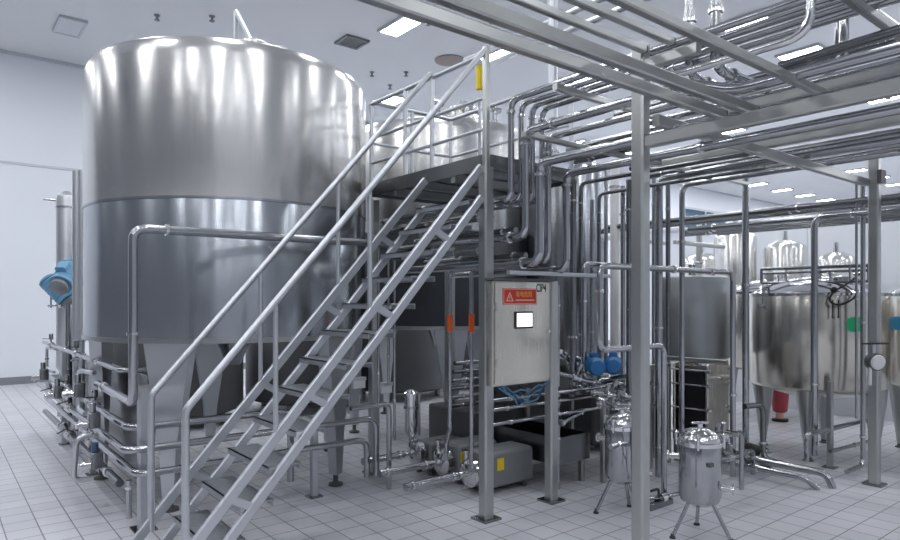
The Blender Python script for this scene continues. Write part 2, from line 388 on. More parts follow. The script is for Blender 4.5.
# ---------------------------------------------------------------- stairs and platform
PU, PV, PZ = 3.17, 3.54, 2.62
SL = 1.118
V2 = 4.22
def sz(u): return PZ - (PU-u)*SL
ST = thing('metal_staircase', 'steep open metal staircase with handrails, rising to the platform', 'stairs', (1.9,3.88,0))
ub = PU - (PZ-.02)/SL
for v in (PV, V2):
    s = MB()
    a = Vector((ub,v,sz(ub))); e = Vector((PU-.05,v,sz(PU-.05)))
    s.bar(a, e, .032, .058); dz = Vector((0,0,-.225))
    ua = ub + .225/SL
    s.bar(Vector((ua,v,sz(ua)))+dz, e+dz, .032, .055)
    u = ub + .45
    while u < PU-.2:
        s.bar((u,v,sz(u)-.02), (u+.11,v,sz(u+.11)-.205), .03, .045); u += .47
    s.bar((ub-.0,v,.012),(ub+.26,v,.012),.06,.02)
    s.build('stringer','stair_steel',ST)
nt_ = 13
for k in range(1, nt_+1):
    z = k*(PZ/(nt_+1)); u = PU-(PZ-z)/SL
    tr = MB()
    tr.box((u+.015,PV+.018,z-.115),(u+.215,V2-.018,z-.108)); tr.box((u+.015,PV+.018,z-.145),(u+.022,V2-.018,z-.108)); tr.box((u+.208,PV+.018,z-.145),(u+.215,V2-.018,z-.108))
    tr.build('tread','tread_plate',ST)
HR = .81
u_b = 1.05
for v in (PV, V2):
    h = MB()
    a = Vector((u_b,v,1.02)); e = Vector((PU-.005,v,3.43))
    h.tube([Vector((u_b,v,sz(u_b)-.05)), a, e, Vector((PU+.02,v,3.43))], .021, .03)
    mid0 = a.lerp(Vector((u_b,v,sz(u_b))),.45); mid1 = e - (a-mid0)
    hr = h.build('handrail','stair_steel',ST)
    def hz_(u): return 1.02 + (u-u_b)*(3.43-1.02)/(PU-.005-u_b)
    for u in ((1.55,2.18) if v == PV else (1.74,2.33)):
        MB().tube([(u,v,sz(u)),(u,v,hz_(u))], .015).build('rail_post','stair_steel',hr)

PL = thing('work_platform', 'raised steel work platform with guard rails at the head of the stairs', 'platform', (3.6,4.4,0))
PE, PB = 4.15, 5.18
MB().box((PU+.02,PV+.03,PZ-.03),(PE,PB,PZ)).build('deck','tread_plate',PL)
k = MB(); k.box((PU,PV,PZ-.06),(PU+.02,PB,PZ+.05)); k.box((PU+.02,PV,PZ-.06),(PE-.02,PV+.02,PZ+.05)); k.box((PE-.02,PV,PZ-.06),(PE,PB,PZ+.05)); k.box((PU+.02,PB-.02,PZ-.06),(PE-.02,PB,PZ+.05))
k.build('toe_plate','dull_pipe_steel',PL)
g = MB()
for y in (3.95,4.35,4.75): g.bar((PU+.02,y,PZ-.07),(PE-.02,y,PZ-.07),.05,.07)
g.build('joist','frame_steel',PL)
for (x,y,z1) in ((PU+.0,PV,3.45),(PE-.285,PV,1.75),(PU+.04,PB-.04,PZ-.1),(PE-.04,PB-.04,PZ-.1)):
    if z1 == 3.45:
        p = MB().bar((x,y,0.012),(x,y,PZ-.05),.088).bar((x,y,PZ-.05),(x,y,3.45),.045)
    else: p = MB().bar((x,y,0.012),(x,y,z1),.085)
    p = p.build('post','frame_steel',PL)
    MB().cbox((x,y,.008),(.16,.16,.016)).build('base_plate','dull_pipe_steel',p)
def rail(v0, v1, u0, u1, zs, posts, nm='guard_rail'):
    g = MB()
    for z in zs: g.tube([(u0,v0,z),(u1,v1,z)], .019 if z > 3.2 else .014)
    o = g.build(nm,'stair_steel',PL)
    for (x,y) in posts: MB().tube([(x,y,PZ),(x,y,max(zs))], .019).build('rail_post','stair_steel',o)
rail(PV, PB-.03, PU+.02, PU+.02, (3.41,3.09,2.86), [(PU+.02,V2),(PU+.02,4.6),(PU+.02,PB-.03)])
rail(PV+.02, PB-.03, PE-.02, PE-.02, (3.43,3.05), [(PE-.02,PV+.02),(PE-.02,4.1),(PE-.02,4.7),(PE-.02,PB-.03)])
rail(PB-.03, PB-.03, PU+.02, PE-.02, (3.43,3.05), [(3.65,PB-.03)])
t = thing('tagged_rod', 'thin upright rod with a yellow sleeve at the head of the stairs', 'rod', (PU-.01,3.64,PZ))
MB().tube([(PU+.06,3.68,PZ),(PU+.06,3.68,3.45)],.012).build('rod','stair_steel',t)
MB().cyl((PU+.06,3.68,3.18),(PU+.06,3.68,3.36),.028,14).build('yellow_sleeve','yellow',t)
MB().cyl((PU+.06,3.68,3.36),(PU+.06,3.68,3.40),.031,14).build('cap','white_plastic',t)

# ---------------------------------------------------------------- pipe rack frame
RK = thing('pipe_rack', 'tall square-tube steel rack carrying the overhead pipes on the right', 'rack', (4.8,2.1,0))
C3 = (3.17,2.22); C4 = (6.39,2.10)
for (x,y),z1 in ((C3,3.06),(C4,3.05)):
    p = MB().bar((x,y,.012),(x,y,z1),.082).build('post','frame_steel',RK)
    MB().cbox((x,y,.008),(.15,.15,.016)).build('base_plate','dull_pipe_steel',p)
MB().bar((3.17,2.175,2.495),(3.17,-1.2,2.495),.055,.068).build('crossbar','frame_steel',RK)     # A1
MB().bar((6.39,3.6,2.97),(6.39,-1.0,2.97),.05,.07).build('crossbar','frame_steel',RK)         # A2
MB().bar((4.75,-1.0,2.73),(4.75,3.1,2.73),.05,.06).build('crossbar','frame_steel',RK)
MB().bar((3.215,2.15,2.62),(6.35,2.15,2.62),.045,.065).build('crossbar','frame_steel',RK)
MB().bar((3.80,2.10,2.755),(3.80,-1.0,2.755),.05,.06).build('crossbar','frame_steel',RK)       # A3
MB().bar((3.17,2.18,2.93),(3.17,1.86,2.93),.05,.06).build('bracket','frame_steel',RK)
MB().bar((3.215,3.2,2.752),(6.33,3.2,2.752),.05,.034).build('crossbar','frame_steel',RK)
for z in (2.66,2.93):
    MB().cbox((6.39,2.045,z),(.11,.03,.11)).build('bracket_plate','dark_paint',RK)
# long square bars lying over the rack
def lbar(label, p0, p1, w, h=None, m='frame_steel'):
    p0 = Vector(p0); p1 = Vector(p1)
    t = thing('hanging_rail', label, 'rail', p0, 'long square overhead rails')
    MB().bar(p0, p1, w, h).build('bar', m, t)
    d = (p1-p0).normalized()
    for p in (p0, p1): MB().bar(p-d*.006, p+d*.006, w*1.02, (h or w)*1.02).build('end_cap','dark_paint',t)
lbar('lower of the two thick square overhead rails crossing the top of the picture', (-1.5,1.795,2.585), (3.30,1.795,2.585), .046, .052)
lbar('upper of the two thick square overhead rails crossing the top of the picture', (-1.5,1.655,2.585), (3.36,1.655,2.585), .046, .052)
lbar('square overhead rail running from top centre to the lamp at right', (0.5,1.45,2.69), (3.80,1.45,2.69), .042, .042)
lbar('thin overhead rail ending at the post top, left of a parallel one', (0.8,2.16,3.0), (3.12,2.16,3.0), .04)
lbar('thin overhead rail ending behind the post top, right of a parallel one', (0.8,2.0,3.0), (3.14,2.0,3.0), .04)

# overhead pipe bundle: from the right along the rack, down beside the platform, away under it
G = 'overhead pipes dropping beside the platform'
def drop(label, px, yt, yb, v, r, vend, vfar=-2.2, m='pipe_steel', sag=0):
    a = at(px,yt,v=v); b = at(px,yb,v=v)
    pts = [(a.x,vfar,a.z),(a.x,v,a.z),(a.x,v,b.z)]
    if vend: pts.append((a.x,vend,b.z))
    if sag: pts[0:1] = [(a.x,vfar,a.z-sag),(a.x,1.75,a.z-sag),(a.x,2.0,a.z)]
    k0 = 2 if sag else 0
    cl = [(k0,.8),(k0+1,.12)] + ([(k0+2,.1)] if vend else [])
    return pipe(label, pts, r, m, 'hanging_pipe', G, cl, bend=.085)
drop('top-layer overhead pipe dropping right beside the platform, first from left', 511,100,200,3.40,.025,5.1)
drop('top-layer overhead pipe dropping beside the platform, second from left', 521,104,200,3.40,.022,5.1)
drop('top-layer overhead pipe dropping beside the platform, third from left', 532,106,200,3.42,.024,5.2)
drop('top-layer overhead pipe dropping beside the platform, fourth from left', 542,109,200,3.42,.024,5.2)
drop('middle-layer thick overhead pipe dropping in front of the other pipe drops beside the platform', 526,131,236,3.30,.031,5.0,sag=.1)
drop('middle-layer overhead pipe dropping above the cabinet, between two thicker ones', 548,138,262,3.31,.024,5.0)
drop('thick low overhead pipe with a wide bend dropping right above the cabinet', 539.5,163,262,3.22,.034,4.9)
drop('low overhead pipe dropping just right of the cabinet top', 566.5,174,270,3.26,.029,4.6)
# more pipes under the platform
G = 'pipes stacked under the platform'
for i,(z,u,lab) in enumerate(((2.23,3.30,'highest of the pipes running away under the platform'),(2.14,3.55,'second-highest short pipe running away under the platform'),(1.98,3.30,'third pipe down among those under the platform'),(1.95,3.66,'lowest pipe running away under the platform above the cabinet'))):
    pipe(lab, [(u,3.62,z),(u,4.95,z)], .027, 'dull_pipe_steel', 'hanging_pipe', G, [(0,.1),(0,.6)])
# pipes lying on the rack further right
G = 'overhead pipes lying across the rack'
rackp = [(4.02,2.812,.030),(4.27,2.812,.033),(4.40,2.812,.026),(4.90,2.812,.036),(5.03,2.812,.026),(5.48,2.812,.034),(6.0,2.812,.03)]
for i,(u,z,r) in enumerate(rackp):
    pipe('grey overhead pipe resting on the rack, %s from the left of its layer' % ords[i], [(u,-2.2,z),(u,3.5+.13*(i%3),z)], r, 'dull_pipe_steel' if i%3 else 'pipe_steel', 'hanging_pipe', G, [(0,.6),(0,.97)])
rackq = [(4.24,3.06,.03),(4.62,3.06,.028),(4.76,3.06,.034),(5.25,3.06,.03),(5.7,3.06,.03)]
for i,(u,z,r) in enumerate(rackq):
    pipe('grey overhead pipe in the upper layer of the rack, %s from the left' % ords[i], [(u,-2.2,z),(u,3.2+.11*(i%4),z)], r, 'pipe_steel' if i%2 else 'dull_pipe_steel', 'hanging_pipe', G, [(0,.62),(0,.96)])
# cross rails under the upper layer
for i,v in enumerate((2.9,1.2,.2)):
    tag(MB().bar((3.2,v,3.0),(6.35,v,3.0),.04,.045).build('hanging_rail','frame_steel',base=(4.7,v,3.0)), ['cross rail under the upper overhead pipes, nearest the cabinet','cross rail under the upper overhead pipes, in the middle of the rack','cross rail under the upper overhead pipes, at the right edge'][i], 'rail','cross rails under the overhead pipes')
# bundle running the other way at the upper right corner
G = 'parallel overhead pipes in the top right corner'
for i in range(5):
    v = .62 + .2*i; r = (.03,.04,.028,.036,.03,.04,.03)[i]
    pipe('dark overhead pipe sloping across the top right corner, %s from the right' % ords[i], [(3.45+.16*(i%3),v,3.28),(8.6,v,3.28)], r, 'dull_pipe_steel', 'hanging_pipe', G, [(0,.05),(0,.3)])
# pipes coming down from the ceiling
G = 'pipes coming down from the ceiling'
p = at(689.5,62,D=3.925); p.z = 2.97; pipe('pipe from the ceiling bending right above the rack, left of a twin', [(p.x,p.y,ZC-.01),(p.x,p.y,p.z-.02),(p.x+.62,p.y,p.z-.02)], .030, 'pipe_steel','hanging_pipe',G,[(0,.9),(1,.3)],bend=.12)
p = at(715.5,56,D=3.79); p.z = 2.95; pipe('pipe from the ceiling bending right above the rack, right of a twin', [(p.x,p.y,ZC-.01),(p.x,p.y,p.z),(p.x+.62,p.y,p.z)], .032, 'pipe_steel','hanging_pipe',G,[(0,.9),(1,.3)],bend=.12)
p = at(811,34,D=3.05); pipe('shiny pipe from the ceiling curving left in front of the lamp', [(p.x,p.y,ZC-.01),(p.x,p.y,p.z),(p.x,p.y+.75,p.z)], .022, 'chrome','hanging_pipe',G,[(0,.9)],bend=.12)
p = at(844,68,D=3.41); pipe('shiny pipe from the ceiling curving left, right of the lamp', [(p.x,p.y,ZC-.01),(p.x,p.y,p.z),(p.x,p.y+.7,p.z)], .024, 'chrome','hanging_pipe',G,[(0,.9)],bend=.12)
p = at(837,50,D=3.45); pipe('thin pipe from the ceiling just left of the curving shiny pipe', [(p.x,p.y,ZC-.01),(p.x,p.y,p.z)], .012, 'pipe_steel','hanging_pipe',G,[(0,.95)])
p = at(553,130,D=6.2); pipe('pale slim pole from the ceiling behind the two thick overhead rails', [(p.x,p.y,ZC-.01),(p.x,p.y,2.95)], .045, 'stair_steel','hanging_pole',None,[(0,.98)],cat='pole')
for i,(px,py) in enumerate(((555,20),(600,18))):
    p = at(px,py,u=5.2+.25*i); pipe(['pale high pipe under the ceiling, left of the slim pole','pale high pipe under the ceiling, right of the slim pole'][i], [(p.x,-1.5,p.z),(p.x,6.2,p.z)], .035, 'stair_steel','hanging_pipe','high pipes under the ceiling',[(0,.7)])
tag(MB().tube([at(780,67,u=3.62),at(930,21,u=3.62)],.028).build('hanging_pipe','dull_pipe_steel',base=at(780,67,u=3.62)),'thick grey pipe passing just in front of the right ceiling lamp','pipe')
# farther rack at the right, at lower height in the picture
G = 'pipes of the farther rack on the right'
for i,(px,py) in enumerate(((663,176),(672,181),(685,199),(690,205),(690,212))):
    p = at(px,py,z=2.62) if False else None
for i,(u,z,r) in enumerate(((6.75,2.52,.035),(6.9,2.52,.028),(7.05,2.52,.032),(8.6,2.62,.045),(8.85,2.62,.04),(9.1,2.62,.045),(9.4,2.62,.035))):
    pipe('distant overhead pipe running across above the round tanks, %s from the near side' % ords[i], [(u,-2.5,z),(u,5.2+.2*(i%3),z)], r, 'dull_pipe_steel','hanging_pipe',G,[(0,.7),(0,.95)])
for i,(u,v) in enumerate(((9.55,5.6),(8.2,5.8))):
    t = thing('rack_post', ['slim post carrying the distant overhead pipes, farther of two','slim post carrying the distant overhead pipes, nearer of two'][i], 'post', (u,v,0), 'posts of the distant rack')
    MB().bar((u,v,.01),(u,v,2.9),.07).build('post','frame_steel',t); MB().cbox((u,v,.006),(.14,.14,.012)).build('base_plate','dull_pipe_steel',t)
    MB().bar((u-1.0,v-.2,2.45),(u+.4,v-.2,2.45),.05,.06).build('arm','frame_steel',t)

x, y = xy(550,7.6)
t = thing('dark_filler_column','added tall slim dark filler behind the pipe drops, above the control cabinet','vessel',(x,y,0))  # added to put dark behind the pipes in place of the pale wall
MB().lathe([(.03,.25),(.2,.3),(.27,.4),(.27,3.0),(.25,3.06),(.1,3.12),(.01,3.13)],(x,y,0),n=36).build('body','dull_pipe_steel',t)
for k in range(3):
    a = math.radians(40+120*k); MB().bar((x+.2*math.cos(a),y+.2*math.sin(a),0),(x+.2*math.cos(a),y+.2*math.sin(a),.42),.05).build('leg','frame_steel',t)
MB().cyl((x,y,3.12),(x,y,3.25),.03).build('top_nozzle','pipe_steel',t)
# ---------------------------------------------------------------- control cabinet
ca = at(494,278,v=3.40); cb = at(551,385,v=3.40)
x0, x1, z0, z1 = ca.x, cb.x, 0.98, 1.74
CB = thing('control_cabinet', 'stainless steel control cabinet with a red warning sign and small screen', 'cabinet', ((x0+x1)/2,3.46,z0))
MB().rbox((x0,3.415,z0),(x1,3.49,z1),.012).build('body','cabinet_steel',CB)
MB().rbox((x0+.012,3.40,z0+.02),(x1-.012,3.414,z1-.012),.004).build('door','cabinet_steel',CB)
MB().box((x0-.01,3.385,z1),(x1+.03,3.49,z1+.018)).build('top_cap','dark_paint',CB)
for z in (1.15,1.55): MB().cyl((x0+.02,3.396,z-.03),(x0+.02,3.396,z+.03),.007).build('hinge','chrome',CB)
def facex(px): return at(px,300,v=3.398).x
def facez(px,py): return at(px,py,v=3.398).z
sx0, sx1 = facex(503), facex(536.5); sz1, sz0 = facez(520,288.5), facez(520,304.5)
SG = MB().box((sx0,3.3955,sz0),(sx1,3.3995,sz1)).build('warning_sign','red',CB); SG['label'] = 'red warning sign'
def flat(mb_poly, y=3.3945): 
    return MB().prism(mb_poly, 1, y, y+.0011)
g = MB(); e = .004; w_ = .0035
for (a,b_,c,d) in ((sx0+e,sz0+e,sx1-e,sz0+e+w_),(sx0+e,sz1-e-w_,sx1-e,sz1-e),(sx0+e,sz0+e,sx0+e+w_,sz1-e),(sx1-e-w_,sz0+e,sx1-e,sz1-e)):
    g.box((a,3.3945,b_),(c,3.3956,d))
g.build('sign_border','pale_pink',SG)
H = sz1-sz0; W_ = sx1-sx0
tx = sx0+W_*.19; tz = sz0+H*.20; th = H*.58; tw = W_*.11
def tri(s, dz): return [(tx-tw*s, tz+dz),(tx+tw*s, tz+dz),(tx, tz+dz+th*s)]
g = MB()
outer = tri(1,0); inner = tri(.68,th*.09)
for i in range(3):
    j = (i+1)%3
    g.prism([outer[i],outer[j],inner[j],inner[i]],1,3.3945,3.3956)
g.box((tx-.003,3.3945,tz+th*.26),(tx+.003,3.3956,tz+th*.55)); g.box((tx-.003,3.3945,tz+th*.15),(tx+.003,3.3956,tz+th*.21))
g.build('warning_triangle','pale_pink',SG)
def text(body, size, loc, m, parent, name, sx=1.0, align='LEFT'):
    cu = bpy.data.curves.new(name,'FONT'); cu.body = body; cu.size = size; cu.extrude = .0005; cu.align_x = align; cu.offset = size*.012
    tmp = bpy.data.objects.new(name, cu); COL.objects.link(tmp)
    bpy.context.view_layer.update()
    me = bpy.data.meshes.new_from_object(tmp.evaluated_get(bpy.context.evaluated_depsgraph_get()))
    bpy.data.objects.remove(tmp); me.materials.clear(); me.materials.append(M[m])
    o = bpy.data.objects.new(name, me); COL.objects.link(o); o.parent = parent
    root = parent
    while root.parent: root = root.parent
    o.matrix_basis = Matrix.Translation(Vector(loc)-root.location) @ Matrix.Rotation(PI/2,4,'X') @ Matrix.Diagonal((sx,1,1,1))
    return o
text('有电危险', H*.40, (sx0+W_*.36,3.3948,sz0+H*.50), 'amber', SG, 'sign_lettering', .92)
g = MB(); g.box((sx0+W_*.36,3.3945,sz0+H*.24),(sx0+W_*.92,3.3956,sz0+H*.31)); g.build('sign_underline','pale_pink',SG)
text('CIP4', .085, (facex(536.3),3.3995,facez(540,291.8)), 'black', CB, 'cabinet_lettering', .66)
dx0, dx1 = facex(514.8), facex(532.2); dz1, dz0 = facez(523,311.5), facez(523,328.5)
SC = MB().rbox((dx0,3.388,dz0),(dx1,3.3995,dz1),.004,axis=1).build('screen_bezel','black',CB)
MB().box((dx0+.012,3.3865,dz0+.014),(dx1-.010,3.3885,dz1-.012)).build('screen','screen_on',SC)
MB().cyl((x1-.03,3.385,1.36),(x1-.03,3.40,1.36),.012).build('door_lock','chrome',CB)
# tray above the cabinet
tag(MB().bar((3.2,3.34,1.795),(4.35,3.34,1.795),.035,.03).build('cable_tray_rail','stair_steel',base=(3.7,3.35,1.78)),'thin steel cable tray running right from the cabinet top','tray')

# ---------------------------------------------------------------- pipes with orange flow markers
up = at(450,271,v=4.36); dn = at(450,462,v=4.36)
t = thing('flow_pipe', 'thin upright pipe with an orange sleeve, left of two in front of the dark tank', 'pipe', (3.47,4.4,.2),'pipes with orange sleeves')
A = at(450,271,v=4.41); B = at(471.5,270,v=4.05)
MB().tube([A+Vector((0,0,-1.30)), A, A+Vector((0,-.17,0))], .018, .07).build('tube','pipe_steel',t)
lo = A+Vector((0,0,-1.30)); MB().tube([lo, lo+Vector((0,0,-.08)), lo+Vector((-.04,0,-.17)), lo+Vector((-.04,0,-.29))], .022, .05).build('lower_bend','pipe_steel',t)
q = at(450,323,v=4.41); MB().cyl(q-Vector((0,0,.075)),q+Vector((0,0,.075)),.025,14).build('orange_sleeve','orange',t)
t = thing('flow_pipe', 'thin upright pipe with an orange sleeve partly hidden, just left of the cabinet post', 'pipe', (B.x,B.y,.2),'pipes with orange sleeves')
MB().tube([(B.x,B.y,.24),B,(B.x,B.y-.14,B.z+.0)], .018, .03).build('tube','pipe_steel',t)
q = at(469.5,323,v=4.07); MB().cyl((B.x,B.y,q.z-.075),(B.x,B.y,q.z+.075),.024,14).build('orange_sleeve','orange',t)

# ---------------------------------------------------------------- pumps
def pump(x, y, zc, label, m_len, m_w, yellow=None):
    t = thing('centrifugal_pump', label, 'pump', (x,y,0), 'pumps in a row behind the stairs')
    MB().lathe([(.03,-.06),(.055,-.055),(.10,-.04),(.115,-.03),(.115,.03),(.10,.045),(.05,.05)], (x,y,zc), (1,0,0), 28).build('volute','chrome',t)
    MB().lathe([(.022,-.15),(.034,-.148),(.034,-.135),(.024,-.13),(.024,-.05)], (x,y,zc), (1,0,0), 18).build('inlet','chrome',t)
    MB().lathe([(.02,0),(.02,.10),(.034,.102),(.034,.115)], (x,y+.07,zc+.06), (0,0,1), 16).build('outlet','chrome',t)
    mc = MB().rbox((x+.06,y-m_w/2,.045),(x+.06+m_len,y+m_w/2,.045+m_w*.98),.035,axis=0).build('motor_cover','grey_paint',t)
    for a in yellow or ():
        MB().box((x+.06+a,y-m_w/2-.003,.19),(x+.06+a+.075,y-m_w/2-.0005,.29)).build('yellow_label','yellow',mc)
    for dx in (.10,m_len-.02):
        for s in (-1,1): MB().lathe([(.028,0),(.028,.012),(.014,.02),(.014,.05)], (x+dx,y+s*m_w*.36,0), n=12).build('foot','dark_paint',t)
    return t
pump(3.50,4.09,.17,'nearest pump, with grey motor cover and a yellow label right of the post', .52,.30,(.09,))
pump(3.50,4.47,.19,'middle one of three pumps in a row, yellow label left of the post', .45,.30,(.015,))
pump(3.47,4.83,.21,'farthest of three pumps in a row, below the upright strainer', .42,.26)
G = 'suction pipes lying in front of the pumps'
pipe('nearest shiny suction pipe lying along the floor to the front pump', [(2.83,4.09,.17),(3.35,4.09,.17)], .030, 'pipe_steel','suction_pipe',G,[(0,.12),(0,.9)])
pipe('middle shiny suction pipe lying along the floor to the second pump', [(2.85,4.47,.19),(3.35,4.47,.19)], .030, 'pipe_steel','suction_pipe',G,[(0,.12),(0,.9)])
pipe('farthest shiny suction pipe lying along the floor to the third pump', [(2.90,4.83,.21),(3.32,4.83,.21)], .030, 'pipe_steel','suction_pipe',G,[(0,.12),(0,.9)])
# strainer
sx_, sy_ = 3.36,4.90
t = thing('inline_strainer', 'shiny upright strainer cylinder standing above the farthest pump', 'strainer', (3.36,4.90,.3))
p = at(411,393,v=4.90)
MB().lathe([(.02,-.42),(.03,-.40),(.058,-.36),(.06,-.35),(.06,-.02),(.07,-.018),(.07,.0),(.055,.01),(.03,.03)], (p.x,p.y,p.z), n=24).build('body','chrome',t)
MB().lathe([(.062,-.012),(.072,-.01),(.072,.01),(.062,.012)], (p.x,p.y,p.z-.13), n=24).build('clamp','pipe_steel',t)
MB().tube([(p.x+.09,p.y,p.z-.02),(p.x+.09,p.y,p.z-.40)],.014).build('side_tube','pipe_steel',t)
MB().tube([(p.x,p.y,p.z-.41),(p.x,p.y,p.z-.50)],.020).build('outlet','pipe_steel',t)

# thin uprights behind the stairs
G = 'thin upright pipes behind the stairs'
for px,yt,yb,v,r,lab in ((378.5,250,404,4.95,.012,'left of three thin upright pipes behind the stairs'),(388.5,240,385,5.02,.011,'middle one of three thin upright pipes behind the stairs'),(394.5,240,440,4.97,.013,'right of three thin upright pipes behind the stairs')):
    a = at(px,yt,v=v); b = at(px,yb,v=v); pipe(lab,[(a.x,a.y,a.z),(b.x,b.y,b.z)],r,'pipe_steel','steel_pipe',G,[(0,.8)])
a = at(387,398,v=4.62); 
pipe('short bent pipe rising between the tank leg and the strainer',[(a.x+.02,a.y,0),(a.x+.02,a.y,.72),(a.x-.35,a.y,.72)],.022,'pipe_steel','steel_pipe',None,[(0,.2)],bend=.06)
for i,(px,py) in enumerate(((360,383),(387,388))):
    p = at(px,py,v=5.05); t = thing('pale_box', ['pale box behind the stairs, left of two','pale box behind the stairs, right of two'][i], 'box', (p.x,p.y,p.z-.05),'pale boxes')
    MB().rbox((p.x-.06,p.y,p.z-.05),(p.x+.06,p.y+.06,p.z+.05),.01).build('box','white_plastic',t); MB().box((p.x-.062,p.y-.006,p.z+.02),(p.x+.062,p.y,p.z+.052)).build('lid','trim_grey',t)  # small white boxes with grey lids

# ---------------------------------------------------------------- left manifold
G = 'pipes of the left manifold'
pipe('tall pipe with a square bend crossing in front of the big tank', [(1.06,5.9,.92),(1.04,4.62,.92),(1.033,4.60,2.07),(3.12,4.60,2.07)], .030,'pipe_steel','steel_pipe',None,[(0,.2),(1,.4),(2,.1),(2,.98)],bend=.09,valves=())
pipe('upper of three manifold pipes turning right under the big tank', [(1.09,9.4,.70),(1.09,4.96,.70),(2.3,4.96,.70),(2.3,4.96,.12)], .028,'pipe_steel','steel_pipe',G,[(0,.3),(0,.6),(1,.1)],bend=.12,valves=((0,.72,(0,0,1)),(0,.4,(0,0,1))))
pipe('middle one of three manifold pipes turning right under the big tank', [(1.02,9.2,.59),(1.02,4.74,.59),(2.98,4.74,.59),(2.98,4.74,.10)], .026,'pipe_steel','steel_pipe',G,[(0,.5),(1,.2)],bend=.10,valves=((0,.5,(-.3,0,1)),(0,.25,(-.3,0,1))))
pipe('lowest of three manifold pipes turning right under the big tank', [(1.09,9.0,.42),(1.09,4.74,.42),(2.89,4.74,.42),(2.89,4.74,.10)], .026,'pipe_steel','steel_pipe',G,[(0,.5),(1,.2)],bend=.10,valves=((0,.6,(-.3,0,1)),))
pipe('topmost manifold pipe running back along the wall side of the tank', [(1.12,9.6,1.07),(1.12,5.35,1.07),(1.30,5.35,1.07)], .022,'pipe_steel','steel_pipe',G,[(0,.4),(0,.8)],valves=((0,.55,(0,0,1)),(0,.15,(0,0,1))))
pipe('low dark manifold pipe near the floor on the far left', [(1.10,9.3,.24),(1.10,5.3,.24)], .03,'dull_pipe_steel','steel_pipe',G,[(0,.3),(0,.9)],valves=((0,.45,(-.5,0,1)),))
G = 'looped pipes sticking out of the left manifold'
pipe('nearest looped pipe sticking out to the left just above the floor tiles', [(1.02,5.62,.56),(.87,5.62,.56),(.85,5.66,.22),(.98,5.66,.22)], .022,'leg_steel','looped_pipe',G,[(0,.3)],bend=.07)
pipe('middle looped pipe standing upright in the left manifold', [(1.09,6.2,.98),(1.02,6.5,.98),(1.02,6.5,.64),(1.02,6.2,.64)], .020,'leg_steel','looped_pipe',G,[(1,.5)],bend=.06)
pipe('farthest looped pipe hanging at the left end of the manifold', [(1.16,8.9,1.02),(1.12,9.32,1.02),(1.12,9.32,.74),(1.16,9.0,.74)], .018,'leg_steel','looped_pipe',G,[(1,.5)],bend=.05)
pipe('short upright pipe stub near the floor beside the front support post', [(1.07,4.87,.10),(1.07,4.87,.36)], .020,'pipe_steel','steel_pipe',None,[(0,.8)])
# valve blocks with blue clamp
def valve_block(y, z, label, col):
    x = 1.0
    t = thing('valve_block', label, 'valve', (x,y,z-.07), 'valve blocks on the left manifold')
    MB().rbox((x-.08,y-.05,z-.06),(x-.0,y+.05,z+.06),.015).build('body','dull_pipe_steel',t)
    MB().cyl((x-.05,y,z+.05),(x-.05,y,z+.13),.024).build('actuator',col,t)
    MB().cyl((x-.16,y,z-.03),(x-.06,y,z-.03),.026).build('port','chrome',t)
    MB().lathe([(.028,-.007),(.042,-.006),(.042,.006),(.028,.007)],(x-.13,y,z-.03),(1,0,0),14).build('clamp','chrome',t)
valve_block(5.48,.70,'nearest valve block high on the left manifold beside the bent pipe','pipe_steel')
valve_block(5.38,.42,'valve block low on the left manifold with a blue actuator','deep_blue_paint')
valve_block(6.10,.86,'valve block on the left manifold behind the upright looped pipe','pipe_steel')
valve_block(7.2,.72,'valve block in the middle distance of the left manifold','pipe_steel')
valve_block(8.2,.80,'farthest valve block at the back of the left manifold','pipe_steel')
G = 'support posts of the left manifold'
for i,(x,y,z,w,lab) in enumerate(((1.165,4.88,.99,.075,'front square post carrying the manifold pipes under the big tank'),(1.16,6.7,1.03,.05,'second square post under the left manifold, behind the nearest valves'),(1.16,8.3,1.03,.05,'farthest square post under the left manifold near the back wall'),(2.44,4.82,.64,.055,'short square post carrying bent pipes beside the tapered tank leg'))):
    t = thing('pipe_support', lab, 'post', (x,y,0), G)
    MB().bar((x,y,.01),(x,y,z),w).build('post','stair_steel',t); MB().cbox((x,y,.006),(w*2,w*2,.012)).build('base_plate','dull_pipe_steel',t)
    MB().cbox((x,y,z+.008),(w*1.2,w*1.6,.016)).build('cap','frame_steel',t)
t = thing('manifold_panel','dark steel back panel on feet behind the valves of the left manifold','panel',(1.34,7.3,0))
MB().box((1.33,5.45,.12),(1.345,9.1,1.0)).build('panel','dull_pipe_steel',t)
for y in (5.5,7.3,9.05): MB().bar((1.365,y,0),(1.365,y,1.02),.04).build('post','dull_pipe_steel',t)
# column behind, agitator motors
t = thing('slender_column_tank', 'slender grey upright cylinder against the white wall, left of the big tank', 'tank', (1.46,10.2,0))
MB().lathe([(.02,.55),(.06,.57),(.125,.68),(.13,.72),(.13,2.95),(.12,3.02),(.06,3.07),(.01,3.09)], (1.46,10.2,0), n=28).build('body','leg_steel',t)
MB().lathe([(.125,-.012),(.145,-.01),(.145,.01),(.125,.012)], (1.46,10.2,2.86), n=28).build('top_clamp','chrome',t)
MB().tube([(1.36,10.2,2.95),(1.18,10.2,2.95)],.014).build('side_port','pipe_steel',t)
for a in (0,120,240):
    a = math.radians(a); MB().tube([(1.46+.11*math.cos(a),10.2+.11*math.sin(a),.75),(1.46+.16*math.cos(a),10.2+.16*math.sin(a),0)],.018).build('leg','pipe_steel',t)
G = 'upright pipes along the left side of the big tank'
pipe('left one of two upright pipes against the left side of the big tank',[(1.30,8.4,.0),(1.30,8.4,3.06)],.045,'stair_steel','steel_pipe',G,[(0,.3)])
pipe('right one of two upright pipes against the left side of the big tank',[(1.235,7.7,0),(1.235,7.7,2.95)],.03,'stair_steel','steel_pipe',G,[(0,.35),(0,.4)])
